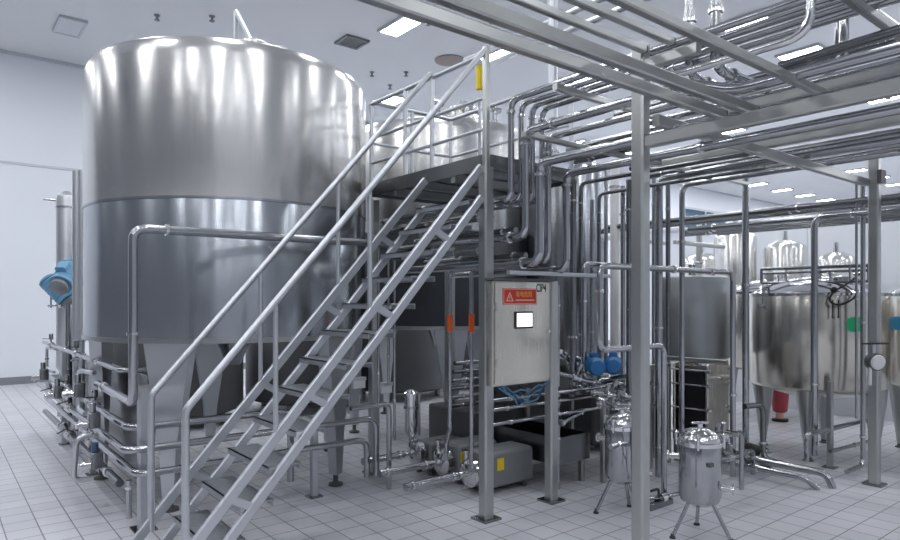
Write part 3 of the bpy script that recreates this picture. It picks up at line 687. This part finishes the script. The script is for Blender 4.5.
def blue_motor(p, d, label, m, s=1.0):
    d = Vector(d).normalized(); p = Vector(p)
    t = thing('electric_motor', label, 'motor', p, 'blue electric motors')
    L = .22*s; r = .085*s
    b = MB().lathe([(r*.4,0),(r*.9,.005),(r,.02)] + [(r*(1.0 if k%2 else .93), .02+k*L/14) for k in range(1,13)] + [(r,L),(r*1.03,L+.005),(r*1.03,L+.03)], p, d, 24).build('housing',m,t)
    MB().lathe([(r*.2,-.05),(r*.75,-.045),(r*.98,-.02),(r*.98,.0)], p, d, 24).build('fan_cover',m,t)
    x = d.cross(Vector((0,0,1))).normalized(); upv = x.cross(d)
    MB().bar(p+d*L*.35+upv*(r*1.0), p+d*L*.75+upv*(r*1.0), .08*s, .07*s).build('terminal_box',m,t)
    MB().lathe([(r*.5,L+.03),(r*.8,L+.04),(r*.8,L+.09),(r*.3,L+.12)], p, d, 20).build('flange','grey_paint',t)
    return t
p = at(72,268,D=8.6); blue_motor(p,(-.4,-.6,-.55),'blue motor tilted on the slender column left of the big tank, upper of two','pale_blue_paint',1.6)
p = at(49,281,D=8.7); blue_motor(p,(.5,-.4,-.65),'blue motor tilted on the slender column left of the big tank, lower of two','pale_blue_paint',1.5)
t = thing('motor_bracket','small steel bracket of rods under the two tilted blue motors','bracket',at(64,303,D=8.6))
g = MB(); 
for px in (51,58,70): a = at(px,292,D=8.65); b_ = at(px,308,D=8.65); g.tube([a,b_],.010)
g.tube([at(48,306,D=8.65),at(76,304,D=8.65)],.012); g.build('rods','pipe_steel',t)
for px in (60,72): ring(at(px,305,D=8.65),(1,-.3,0),.03,.02).build('clamp','chrome',t)
pipe('upright pipe carrying the blue motors on the far left',[(1.30,9.0,.0),(1.30,9.0,1.55)],.03,'pipe_steel','steel_pipe',None,[(0,.5)])

# ---------------------------------------------------------------- trough and pipework below/behind the cabinet
t = thing('steel_trough','rectangular dark steel trough on square legs behind the cabinet posts','trough',(4.2,4.0,0))
a0, a1, b0, b1 = 4.13,4.56,3.72,4.5
g = MB().box((a0,b0,.20),(a1,b1,.225)); g.box((a0,b0,.225),(a1,b0+.02,.43)).box((a0,b1-.02,.225),(a1,b1,.43)).box((a0,b0+.02,.225),(a0+.02,b1-.02,.43)).box((a1-.02,b0+.02,.225),(a1,b1-.02,.43))
g.build('basin','dull_pipe_steel',t)
for x in (a0+.05,a1-.05):
    for y in (b0+.05,b1-.05): MB().bar((x,y,0),(x,y,.20),.05).build('leg','frame_steel',t)
t = thing('equipment_skid','dark low equipment skid full of pipes behind the cabinet posts','skid',(4.2,4.9,0))
MB().rbox((3.95,4.6,.02),(5.2,5.3,.55),.03).build('casing','dark_paint',t)
MB().rbox((4.45,4.65,.55),(5.0,5.2,.85),.03).build('upper_box','dark_paint',t)
t = thing('dark_filler_block','added low dark filler block behind the blue motors, left of the rear filter vessel','machine',(5.75,4.65,0))  # block added as a dark background for the valve pipes
MB().rbox((5.45,4.4,.06),(6.1,4.88,.62),.04).build('housing','dark_paint',t)  # body of the added dark filler block
MB().rbox((5.5,4.45,.63),(5.8,4.8,.80),.03).build('top_unit','grey_paint',t)
for x in (5.52,6.03):
    for y in (4.47,4.82): MB().cyl((x,y,0),(x,y,.07),.03,12).build('foot','dull_pipe_steel',t)
for k in range(3): MB().tube([(5.6+.18*k,4.40,.3),(5.6+.18*k,4.33,.3),(5.6+.18*k,4.33,.70)],.018).build('side_pipe','pipe_steel',t)
# stack of small horizontal pipes seen behind the orange-sleeved pipes
G = 'small pipes stacked behind the orange-sleeved pipes'
for i in range(6):
    z = .60 + .08*i; pipe('short horizontal pipe behind the orange-sleeved pipes, %s from the bottom of the stack' % ords[i], [(3.78+.02*i,4.78,z),(4.40,4.78,z)], .020,'pipe_steel' if i%2 else 'dull_pipe_steel','steel_pipe',G,[(0,.3)])
# blue cable bundle under the cabinet
t = thing('cable_bundle','bundle of blue cables looping below the control cabinet','cable',(3.5,3.46,.85))
for k in range(5):
    pts = []
    for q in range(9):
        s = q/8; pts.append((3.24+.52*s, 3.47+.015*math.sin(k*2+q*1.7), .975 - .10*math.sin(PI*s)*(0.6+.25*k) + .02*math.sin(q*2.3+k)))
    MB().tube(pts,.006,.02,8).build('cable','deep_blue_paint' if k%2 else 'pale_blue_paint',t)
G = 'horizontal pipes below the control cabinet'
for i,(z,v) in enumerate(((.84,3.62),(.76,3.66),(.66,3.62))):
    pipe('thin horizontal pipe passing below the control cabinet, %s from the top' % ords[i], [(3.25,v,z),(4.9,v,z)], .014,'pipe_steel','steel_pipe',G,[(0,.15),(0,.8)])

# ---------------------------------------------------------------- vertical pipe field right of the cabinet
G = 'upright pipes between the cabinet and the front post'
def upright(px, yt, zb, D, r, lab, m='pipe_steel', turn=None):
    a = at(px,yt,D=D); b = a.copy(); b.z = zb
    pts = [(b.x,b.y,b.z),(b.x,b.y,a.z)]
    if turn: pts.append((b.x+turn[0],b.y+turn[1],a.z))
    pipe(lab,pts,r,m,'steel_pipe',G,[(0,.25),(0,.9)],bend=.07)
upright(573,180,.83,5.6,.032,'dark thick upright pipe just right of the cabinet','dull_pipe_steel')
upright(581,183,.83,5.9,.020,'upright pipe turning right at its top, under the low overhead pipes','dull_pipe_steel',(0,-1.6))
upright(599,194,.83,6.3,.018,'dark upright pipe turning right at its top, beside a white pipe','dull_pipe_steel',(0,-1.6))
upright(592,200,.83,6.6,.024,'grey upright pipe behind the two arched pipes, left of the white pipe')
upright(615,160,0,8.2,.06,'broad white upright pipe between the cabinet and the front post','white_plastic')
upright(606,170,0,7.6,.024,'slim upright pipe just left of the broad white pipe')
upright(623,186,0,6.2,.024,'upright pipe just right of the broad white pipe')
upright(629,180,0,5.8,.026,'upright pipe partly hidden by the front square post','dull_pipe_steel')
upright(558,285,0,5.5,.018,'thin upright pipe at the right edge of the cabinet')
upright(654,176,0,6.6,.022,'short upright pipe behind the right edge of the front square post')
upright(668,182,0,6.8,.024,'grey upright pipe left of the bare pole behind the front post','dull_pipe_steel')
# arched pipes
pipe('arched pipe with its left leg right of the cabinet, leftmost arch',[(4.48,3.72,.83),(4.48,3.72,1.916),(5.31,3.72,1.916),(5.31,3.72,.83)],.026,'pipe_steel','arched_pipe','arched pipes in front of the upright pipes',[(0,.7),(1,.5),(2,.6)],bend=.08)
pipe('long arched pipe reaching over the grey tank to the right',[(4.6,3.0,0),(4.6,3.0,1.235),(3.79,3.0,1.235),(3.79,3.0,1.85),(5.685,3.0,1.85),(5.685,3.0,0)],.024,'pipe_steel','arched_pipe','arched pipes in front of the upright pipes',[(2,.7),(3,.5),(3,.8),(4,.6)],bend=.08)
G = 'tall upright pipes right of the front post'
a = at(659,430,D=5.9); pipe('tall upright pipe just right of the front square post',[(a.x,a.y,0),(a.x,a.y,2.70),(a.x,a.y-2,2.70)],.034,'pipe_steel','steel_pipe',G,[(0,.1),(0,.5)],bend=.1)
a = at(682,350,D=6.2); pipe('tall slim upright pipe in front of the grey cylinder tank',[(a.x,a.y,0),(a.x,a.y,2.695),(a.x,a.y-2.2,2.695)],.026,'pipe_steel','steel_pipe',G,[(0,.1),(0,.8)],bend=.1)
pipe('tall bare pole standing in front of the leftmost round tank',[(6.37,3.23,.0),(6.37,3.23,2.92)],.032,'pipe_steel','steel_pole',None,[(0,.02),(0,.6)],cat='pole')
pipe('tall upright pipe bending right in front of the round tank',[(6.66,2.70,.10),(6.66,2.70,2.40),(6.66,-.6,2.40)],.032,'pipe_steel','steel_pipe',None,[(0,.3),(1,.1),(1,.3)],bend=.1)
pipe('upright pipe just left of the right square post, bending at the floor',[(6.42,2.33,.06),(6.80,2.33,.06),(6.80,2.33,2.72)],.022,'pipe_steel','steel_pipe',None,[(1,.1),(1,.5)],bend=.09)
pipe('thin upright tube beside the right square post',[(6.73,2.36,.5),(6.73,2.36,2.72)],.012,'pipe_steel','steel_pipe',None,[(0,.5)])
# valve tangle around the blue motors
p = at(586,366,D=5.9); blue_motor(at(596.5,367,D=5.55),(.62,.78,.05),'bright blue motor facing the viewer beside the front post, left of a pair','blue_paint',.92)
blue_motor(at(613,366,D=5.65),(.80,.60,.0),'bright blue motor beside the front post, right of a pair','blue_paint',.92)
G = 'valve pipes around the pair of blue motors'
for i,(p0,p1,D0,D1) in enumerate((((552,372),(600,384),5.5,5.6),((560,352),(600,392),5.6,5.9),((590,392),(632,398),5.5,5.5),((596,404),(634,405),5.5,5.5),((560,424),(584,410),5.4,5.6),((600,382),(634,375),5.9,5.8),((575,385),(634,416),5.7,5.3),((566,360),(590,358),5.9,5.9))):
    a = at(*p0,D=D0); b = at(*p1,D=D1)
    pipe('steel valve pipe near the blue motors, %s of the tangle counted from the top left' % ords[i],[a,b],.028 if i%2 else .022,'pipe_steel','valve_pipe',G,[(0,.1),(0,.85)],valves=((0,.5,(0.2,-.3,1)),) if i in (0,2,3,6) else ())
# stand of the tangle
t = thing('valve_stand','square steel stand under the blue motors and their valve pipes','stand',(4.75,3.9,0))
for x,y in ((4.62,3.62),(5.28,3.62),(4.62,4.55),(5.28,4.55)): MB().bar((x,y,0),(x,y,.80),.045).build('leg','frame_steel',t)
MB().box((4.24,3.60,.80),(5.33,4.58,.83)).build('top','dull_pipe_steel',t)

# ---------------------------------------------------------------- filter vessels on tripods
def filter_vessel(x, y, zb, zt, R, label, rot):
    t = thing('filter_vessel', label, 'filter vessel', (x,y,0), 'filter vessels on tripod legs')
    MB().lathe([(.02,zb-.035),(R*.5,zb-.025),(R*.9,zb+.005),(R,zb+.04),(R,zt-.10),(R*.98,zt-.09)], (x,y,0), n=36).build('body','pipe_steel',t)
    MB().lathe([(R*1.0,zt-.10),(R*1.09,zt-.095),(R*1.09,zt-.07),(R*1.0,zt-.065)], (x,y,0), n=36).build('clamp_ring','chrome',t)
    ld = MB().lathe([(R*1.0,zt-.068),(R*.97,zt-.04),(R*.75,zt-.005),(R*.4,zt+.015),(.005,zt+.02)], (x,y,0), n=36).build('lid','chrome',t)
    MB().cyl((x,y,zt+.015),(x,y,zt+.045),.018).cyl((x-.05,y+.03,zt+.05),(x+.05,y-.03,zt+.05),.009).build('lid_handle','chrome',ld)
    for k in range(4):
        a = math.radians(rot+20+90*k); px_, py_ = x+R*1.1*math.cos(a), y+R*1.1*math.sin(a)
        MB().cyl((px_,py_,zt-.11),(px_,py_,zt-.03),.009,10).ball((px_,py_,zt-.025),.016,10).build('wing_bolt','chrome',t)
    c = math.radians(rot+200); d = Vector((math.cos(c),math.sin(c),0))
    for s,zz in ((1,zt-.19),(-1,zb+.10)):
        o = Vector((x,y,zz))
        MB().tube([o+d*s*(R*.9),o+d*s*(R+.07)],.02).lathe([(.02,-.008),(.034,-.006),(.034,.006),(.02,.008)],o+d*s*(R+.07),d,14).build('port','chrome',t)
    for k in range(3):
        a = math.radians(rot+120*k); o = Vector((x+R*.62*math.cos(a),y+R*.62*math.sin(a),zb+.0)); e = Vector((x+R*1.55*math.cos(a),y+R*1.55*math.sin(a),0.01))
        lg = MB().tube([o,e],.013,n=10).build('leg','pipe_steel',t)
        MB().lathe([(.02,0),(.02,.01),(.012,.02),(.012,.03)],(e.x,e.y,0),n=12).build('foot','dark_rubber',lg)
    return t
fx, fy = xy(700,4.42)
fv = filter_vessel(fx, fy, .235, .715, .137, 'front steel filter vessel on three splayed legs, right of the square post', -84)
a = math.radians(-150)
MB().box((fx-.10,fy-.128,.50),(fx-.045,fy-.108,.525)).build('name_plate','dark_paint',fv)
fx2, fy2 = xy(622,4.87)
filter_vessel(fx2, fy2, .26, .735, .125, 'rear steel filter vessel on splayed legs, left of the square post', -100)
pipe('bent pipe leading into the front filter vessel from behind the square post',[(3.55,2.72,.62),(3.75,2.72,.62),(3.75,2.72,.40),(4.0,2.72,.36)],.020,'pipe_steel','steel_pipe',None,[(0,.4),(2,.6)],bend=.06)
t = thing('drain_valve','small drain pipe with valve lying on the floor behind the square post','valve',(3.75,2.35,0))
q = flr(655,508)
MB().tube([(q.x-.1,q.y+.1,.06),(q.x+.12,q.y,.06),(q.x+.32,q.y,.05)],.018).build('tube','pipe_steel',t)
MB().lathe([(.02,-.03),(.036,-.028),(.036,.028),(.02,.03)],(q.x+.1,q.y,.06),(1,0,0),14).build('valve','chrome',t)
MB().tube([(q.x+.05,q.y,.07),(q.x+.05,q.y,.14),(q.x-.05,q.y,.14)],.010).build('lever','dark_rubber',t)
MB().box((q.x-.1,q.y-.03,0),(q.x+.2,q.y+.03,.042)).build('rest','dull_pipe_steel',t)

# ---------------------------------------------------------------- plate heat exchanger, grey tank
t = thing('plate_heat_exchanger','plate heat exchanger with pale end plate and dark plate pack behind the front filter','heat exchanger',(5.95,3.4,0))
MB().rbox((5.77,3.29,.20),(6.16,3.32,.99),.03,axis=1).build('end_plate','cabinet_steel',t)
MB().box((5.79,3.34,.24),(6.14,3.62,.93)).build('plate_pack','black',t)
MB().rbox((5.77,3.64,.20),(6.16,3.67,.99),.03,axis=1).build('rear_plate','cabinet_steel',t)
for x in (5.755,6.175):
    for z in (.30,.55,.78,.92): MB().tube([(x,3.26,z),(x,3.72,z)],.010,n=8).cyl((x,3.25,z),(x,3.28,z),.02,6).build('tie_bolt','chrome',t)
MB().bar((5.96,3.20,1.00),(5.96,4.0,1.00),.04,.05).build('carrying_bar','frame_steel',t)
for y in (3.305,3.655): MB().box((5.80,y-.02,0),(5.85,y+.02,.2)).box((6.08,y-.02,0),(6.13,y+.02,.2)).build('leg','frame_steel',t)
for (x,z) in ((5.85,.85),(6.08,.85),(6.08,.30)): MB().tube([(x,3.29,z),(x,3.20,z)],.022).build('port','chrome',t)
t = thing('tube_stand','square tube frame left of the plate heat exchanger','frame',(5.5,3.75,0))
for x,y in ((5.38,3.66),(5.68,3.66),(5.38,4.0),(5.68,4.0)): MB().bar((x,y,0),(x,y,.94),.045).build('leg','frame_steel',t)
for y in (3.66,4.0): MB().bar((5.36,y,.96),(5.70,y,.96),.04).build('top_rail','frame_steel',t)
MB().bar((5.38,3.66,.55),(5.38,4.0,.55),.03).bar((5.68,3.66,.55),(5.68,4.0,.55),.03).build('side_rail','frame_steel',t)
tag(MB().cyl((5.53,3.82,.02),(5.53,3.82,.62),.05,18).build('gas_cylinder','deep_blue_paint',base=(5.53,3.82,.02)),'narrow deep blue cylinder inside the square tube frame','cylinder')
gx, gy = xy(691,7.35)
t = thing('cylinder_tank','plain grey steel cylinder tank behind the long arched pipe','tank',(gx,gy,0))
MB().lathe([(.2,.93),(.38,.95),(.41,.97),(.41,1.83),(.405,1.85),(.36,1.86),(.01,1.88)],(gx,gy,0),n=48).build('body','matte_steel',t)
for k in range(4):
    a = math.radians(45+90*k); MB().bar((gx+.28*math.cos(a),gy+.28*math.sin(a),0),(gx+.28*math.cos(a),gy+.28*math.sin(a),.95),.05).build('leg','frame_steel',t)
MB().cyl((gx,gy,1.88),(gx,gy,2.0),.03).build('top_nozzle','chrome',t)
MB().tube([(gx-.1,gy-.1,1.86),(gx-.1,gy-.1,2.02),(gx+.05,gy-.1,2.02)],.015).build('top_pipe','pipe_steel',t)

# ---------------------------------------------------------------- round tanks on the right
def round_tank(cx, cy, R, zb, zt, label, rot, leg_r=.52, m='warm_steel', patch=None):
    t = thing('mixing_tank', label, 'tank', (cx,cy,0), 'round mixing tanks on the right')
    c = (cx,cy,0)
    MB().lathe([(.05,zb-.16),(R*.5,zb-.10),(R*.95,zb-.01),(R,zb+.02),(R,zt-.02),(R-.01,zt)],c,n=64).build('body',m,t,sharp=60)
    MB().lathe([(R-.02,zt-.02),(R+.012,zt-.015),(R+.012,zt+.01),(R-.02,zt+.015)],c,n=64).build('rim','chrome',t)
    MB().lathe([(R-.015,zt+.01),(R*.8,zt+.09),(R*.5,zt+.15),(R*.2,zt+.185),(.01,zt+.19)],c,n=64).build('dome','chrome',t,sharp=60)
    for k in range(4):
        a = math.radians(rot+90*k); o = Vector((cx+leg_r*math.cos(a),cy+leg_r*math.sin(a),0))
        lg = MB().lathe([(.028,.03),(.036,.08),(.10,zb*.8),(.115,zb+.0)],o,n=20).build('leg','frame_steel',t)
        MB().lathe([(.05,0),(.05,.012),(.03,.02),(.03,.04)],o,n=14).build('foot','dark_paint',lg)
    a = math.radians(rot+60); MB().lathe([(.13,0),(.13,.06),(.15,.065),(.15,.09),(.05,.11)],(cx+.32*math.cos(a),cy+.32*math.sin(a),zt+.08),n=24).build('manhole','chrome',t)
    for k in range(5):
        a = math.radians(rot+25+52*k); x = cx+.42*math.cos(a); y = cy+.42*math.sin(a)
        MB().cyl((x,y,zt+.06),(x,y,zt+.22),.018).cyl((x,y,zt+.19),(x,y,zt+.22),.03).build('nozzle','chrome',t)
    MB().cyl((cx,cy,zt+.18),(cx,cy,zt+.30),.05).build('agitator_mount','grey_paint',t)
    MB().tube([(cx,cy,zb-.15),(cx,cy,zb-.3)],.03).build('outlet','pipe_steel',t)
    if patch:
        a0, a1, z0, z1, pm = patch; g = MB(); n = 8
        a = [math.radians(a0+(a1-a0)*q/n) for q in range(n+1)]
        rr = [(R+.002,R+.004)]
        rings = []
        for q in a:
            s = math.sin((q-a[0])/(a[-1]-a[0])*PI)**.5
            zm = (z0+z1)/2; hh = (z1-z0)/2*(0.55+.45*s)
            rings.append([Vector((cx+r_*math.cos(q),cy+r_*math.sin(q),z)) for r_,z in ((R+.001,zm-hh),(R+.004,zm-hh),(R+.004,zm+hh),(R+.001,zm+hh))])
        g.loft(rings).build('label_patch',pm,t)['label'] = 'coloured label'
    return t
TA = round_tank(7.33,2.95,.65,.71,1.66,'nearest round steel tank with a green label, on conical legs',194,patch=(225,238,1.29,1.44,'green'))
TB = round_tank(8.363,1.954,.65,.71,1.66,'round steel tank with a blue label at the right edge',194,patch=(128,152,1.29,1.43,'cyan_blue'))
TC = round_tank(9.0,4.22,.60,.71,1.70,'round steel tank half hidden behind the bare pole, left of the nearest one',194)
# rails, cable, stickers on the nearest tank
t = thing('tank_top_rail','low rectangular tube rail along the dome of the nearest round tank','rail',(7.1,2.6,1.75))
z = 1.80
MB().tube([(6.95,3.35,z+.13),(7.0,2.35,z+.13)],.018).tube([(7.1,3.4,z+.09),(7.15,2.3,z+.09)],.015).build('rail','dull_pipe_steel',t)
MB().tube([(6.95,3.35,z+.13),(6.95,3.35,z-.02),(7.0,2.35,z-.02),(7.0,2.35,z+.13)],.015,.02).build('lower_rail','dull_pipe_steel',t)
for y in (3.1,2.8,2.5): MB().cyl((6.97,y,z-.02),(6.97,y,z+.13),.012,8).build('stay','chrome',t)
t = thing('black_cable','black looped cable with a round plug hanging from the round tank top','cable',(6.7,2.5,1.6))
c0 = at(834,290,D=6.2)
pts = [at(px,py,D=6.18) for px,py in ((862,272),(850,282),(842,287),(834,291),(829,298),(831,303),(838,305),(847,303),(855,297),(858,290))]
MB().tube(pts,.009,.05,8).build('cable','black',t)
MB().ball(at(834,290,D=6.17),.032).build('plug','black',t)
for px in (832.5,838.5): MB().tube([at(px,300,D=6.18),at(px,317,D=6.18)],.006,n=8).ball(at(px,317,D=6.18),.012,8).build('lead','black',t)
t = thing('sample_tap','small bent sample pipe hanging on the rim of the nearest round tank','tap',at(762,290,D=6.9))
MB().tube([at(770,287,D=6.88),at(764,286,D=6.75),at(763,306,D=6.75),at(758,306,D=6.75)],.016,.03).build('tube','pipe_steel',t)
# gauge on right post
p = at(873,361,D=5.55)
t = thing('round_gauge','white round gauge clamped on the right square post','gauge',p)
d = Vector((-.55,-.83,-.1)).normalized()
MB().cyl(p, p+d*.07, .065, 24).build('dial','white_plastic',t)
MB().lathe([(.064,-.01),(.074,-.01),(.074,.055),(.064,.055)],p,d,24).build('case','dark_paint',t)
MB().tube([p+Vector((0,0,.06)),p+Vector((0,0,.16))],.02).build('stem','chrome',t)
MB().tube([p+Vector((-.12,.05,.15)),p+Vector((.10,-.08,.15))],.008).build('clamp_rod','dark_rubber',t)
MB().tube([p+Vector((-.06,0,-.05)),p+Vector((-.07,0,-.20))],.012).build('lower_tube','white_plastic',t)
# post and floor pipes near the tanks
t = thing('pipe_support','short square post standing in front of the nearest round tank','post',(6.68,2.50,0))
px_, py_ = xy(830,6.2)
MB().bar((px_,py_,.01),(px_,py_,.82),.05).build('post','frame_steel',t); MB().cbox((px_,py_,.006),(.11,.11,.012)).build('base_plate','dull_pipe_steel',t)
G = 'floor pipes before the round tanks'
pipe('pale floor pipe bending down to the tiles before the round tanks, right of two',[(5.99,3.5,.115),(5.99,2.33,.115),(5.99,2.28,.0)],.032,'pipe_steel','floor_pipe',G,[(0,.5)],bend=.09)
pipe('pale floor pipe bending down to the tiles before the round tanks, left of two',[(5.80,3.1,.09),(5.80,2.42,.09),(5.86,2.34,.0)],.026,'pipe_steel','floor_pipe',G,[(0,.4)],bend=.07)
pipe('low arched floor pipe leading towards the legs of the nearest round tank',[(6.30,2.62,.115),(6.30,2.62,.36),(7.6,2.55,.36)],.024,'pipe_steel','floor_pipe',G,[(1,.3)],bend=.06)
pipe('thin low pipe just above the tiles under the nearest round tank',[(6.55,2.52,.19),(7.5,2.44,.19),(7.5,2.44,.02)],.018,'pipe_steel','floor_pipe',G,[(0,.5)],bend=.05)
pipe('pipe running out of the picture at right, above the floor',[(6.75,1.95,.36),(9.0,1.0,.42)],.022,'pipe_steel','floor_pipe',G,[(0,.5)])
G = 'valve pipes on the floor behind the front filter vessel'
for i,(p0,p1,r) in enumerate(((( 5.05,3.05,.36),(5.95,3.05,.36),.024),((5.05,2.92,.22),(5.9,2.92,.22),.022),((4.75,2.75,.48),(5.35,2.75,.48),.02))):
    pipe('steel pipe low behind the front filter vessel, %s of three from the back' % ords[i],[(p0[0],p0[1],0),p0,p1,(p1[0],p1[1],0)],r,'pipe_steel','valve_pipe',G,[(1,.15),(1,.85)],bend=.06,valves=((1,.5,(-.2,-.2,1)),))
# black pump by the pole
q = Vector((6.22,2.95,0))
t = thing('small_pump','small dark pump on the floor at the foot of the bare pole','pump',(q.x,q.y,0))
MB().lathe([(.03,-.12),(.075,-.11),(.08,-.09),(.08,.10),(.06,.12),(.02,.125)],(q.x-.02,q.y+.10,.13),(.3,1,0),22).build('motor','black',t)
MB().lathe([(.02,-.03),(.07,-.028),(.07,.02),(.03,.03)],(q.x-.06,q.y-.03,.12),(.3,1,0),22).build('volute','chrome',t)
MB().box((q.x-.10,q.y-.02,0),(q.x+.06,q.y+.2,.05)).build('foot','dark_paint',t)
pipe('bent pipe rising from the small dark pump',[(q.x-.1,q.y-.08,.12),(q.x-.25,q.y-.08,.12)],.02,'chrome','steel_pipe',None,[(0,.5)])
a = at(763,430,D=6.1); pipe('curved hose-like pipe right of the pole foot',[(a.x-.25,a.y+.05,.62),(a.x,a.y,.62),(a.x,a.y,.11),(a.x-.05,a.y-.2,.11)],.026,'dull_pipe_steel','steel_pipe',None,[(1,.7)],bend=.10)
# red bin
q = flr(780,421)
t = thing('red_bin','red bin standing on the floor behind the legs of the nearest round tank','bin',(q.x,q.y,0))
MB().lathe([(.07,.12),(.09,.14),(.12,.48),(.13,.49),(.11,.50)],(q.x,q.y,0),n=24).build('bucket','red_plastic',t)
MB().lathe([(.05,.03),(.05,.13)],(q.x,q.y,0),n=14).build('pedestal','pale_pink',t)
MB().lathe([(.10,0),(.10,.03),(.05,.04)],(q.x,q.y,0),n=14).build('base','black',t)
# distant pale silos
G = 'distant pale silos'
for i,(px,D,R,zt,lab) in enumerate(((785,11.0,.34,2.55,'distant pale silo above the nearest round tank, wider of two'),(735,11.2,.34,2.75,'distant pale silo between the bare pole and the arched pipe end'),(836,10.8,.30,2.3,'distant pale silo seen behind the loop of black cable'),(702,12.5,.4,2.4,'distant pale silo above the grey cylinder tank'),(586,9.2,.30,3.5,'tall grey silo behind the upright pipes right of the cabinet'))):
    x, y = xy(px,D); 
    if x+R > 11.95: 
        k = 11.55/(x+R); x, y = x*k, y*k
    t = thing('silo',lab,'silo',(x,y,0),G)
    MB().lathe([(.04,.45),(R*.9,.7),(R,.75),(R,zt-.1),(R*.9,zt-.03),(R*.4,zt+.05),(.01,zt+.07)],(x,y,0),n=40).build('body','tank_steel' if px != 586 else 'lower_tank_steel',t,sharp=60)
    for k in range(3):
        a = math.radians(40+120*k); MB().bar((x+R*.8*math.cos(a),y+R*.8*math.sin(a),0),(x+R*.8*math.cos(a),y+R*.8*math.sin(a),.8),.05).build('leg','frame_steel',t)
    MB().cyl((x,y,zt+.05),(x,y,zt+.22),.04).build('top_nozzle','chrome',t)

# ---------------------------------------------------------------- camera, world, view
cd = bpy.data.cameras.new('camera'); cam = bpy.data.objects.new('camera', cd); COL.objects.link(cam)
cam.location = (0,0,CH); cam.rotation_euler = (PI/2,0,-math.atan2(SA,CA))
cd.sensor_width = 36; cd.sensor_fit = 'HORIZONTAL'; cd.lens = F/900*36
cd.shift_y = (HY-270)/900.0
cd.clip_start = 0.05; cd.clip_end = 200
sc.camera = cam
wd = bpy.data.worlds.new('world'); sc.world = wd; wd.use_nodes = True
wd.node_tree.nodes['Background'].inputs[0].default_value = (0.5,0.55,0.62,1); wd.node_tree.nodes['Background'].inputs[1].default_value = 0.3
sc.view_settings.view_transform = 'Standard'; sc.view_settings.look = 'None'; sc.view_settings.gamma = 1; sc.view_settings.use_curve_mapping = False
sc.view_settings.exposure = 0.36
sc.cycles.use_denoising = True
sc.cycles.max_bounces = 8; sc.cycles.diffuse_bounces = 4; sc.cycles.glossy_bounces = 5
sc.cycles.sample_clamp_indirect = 6.0
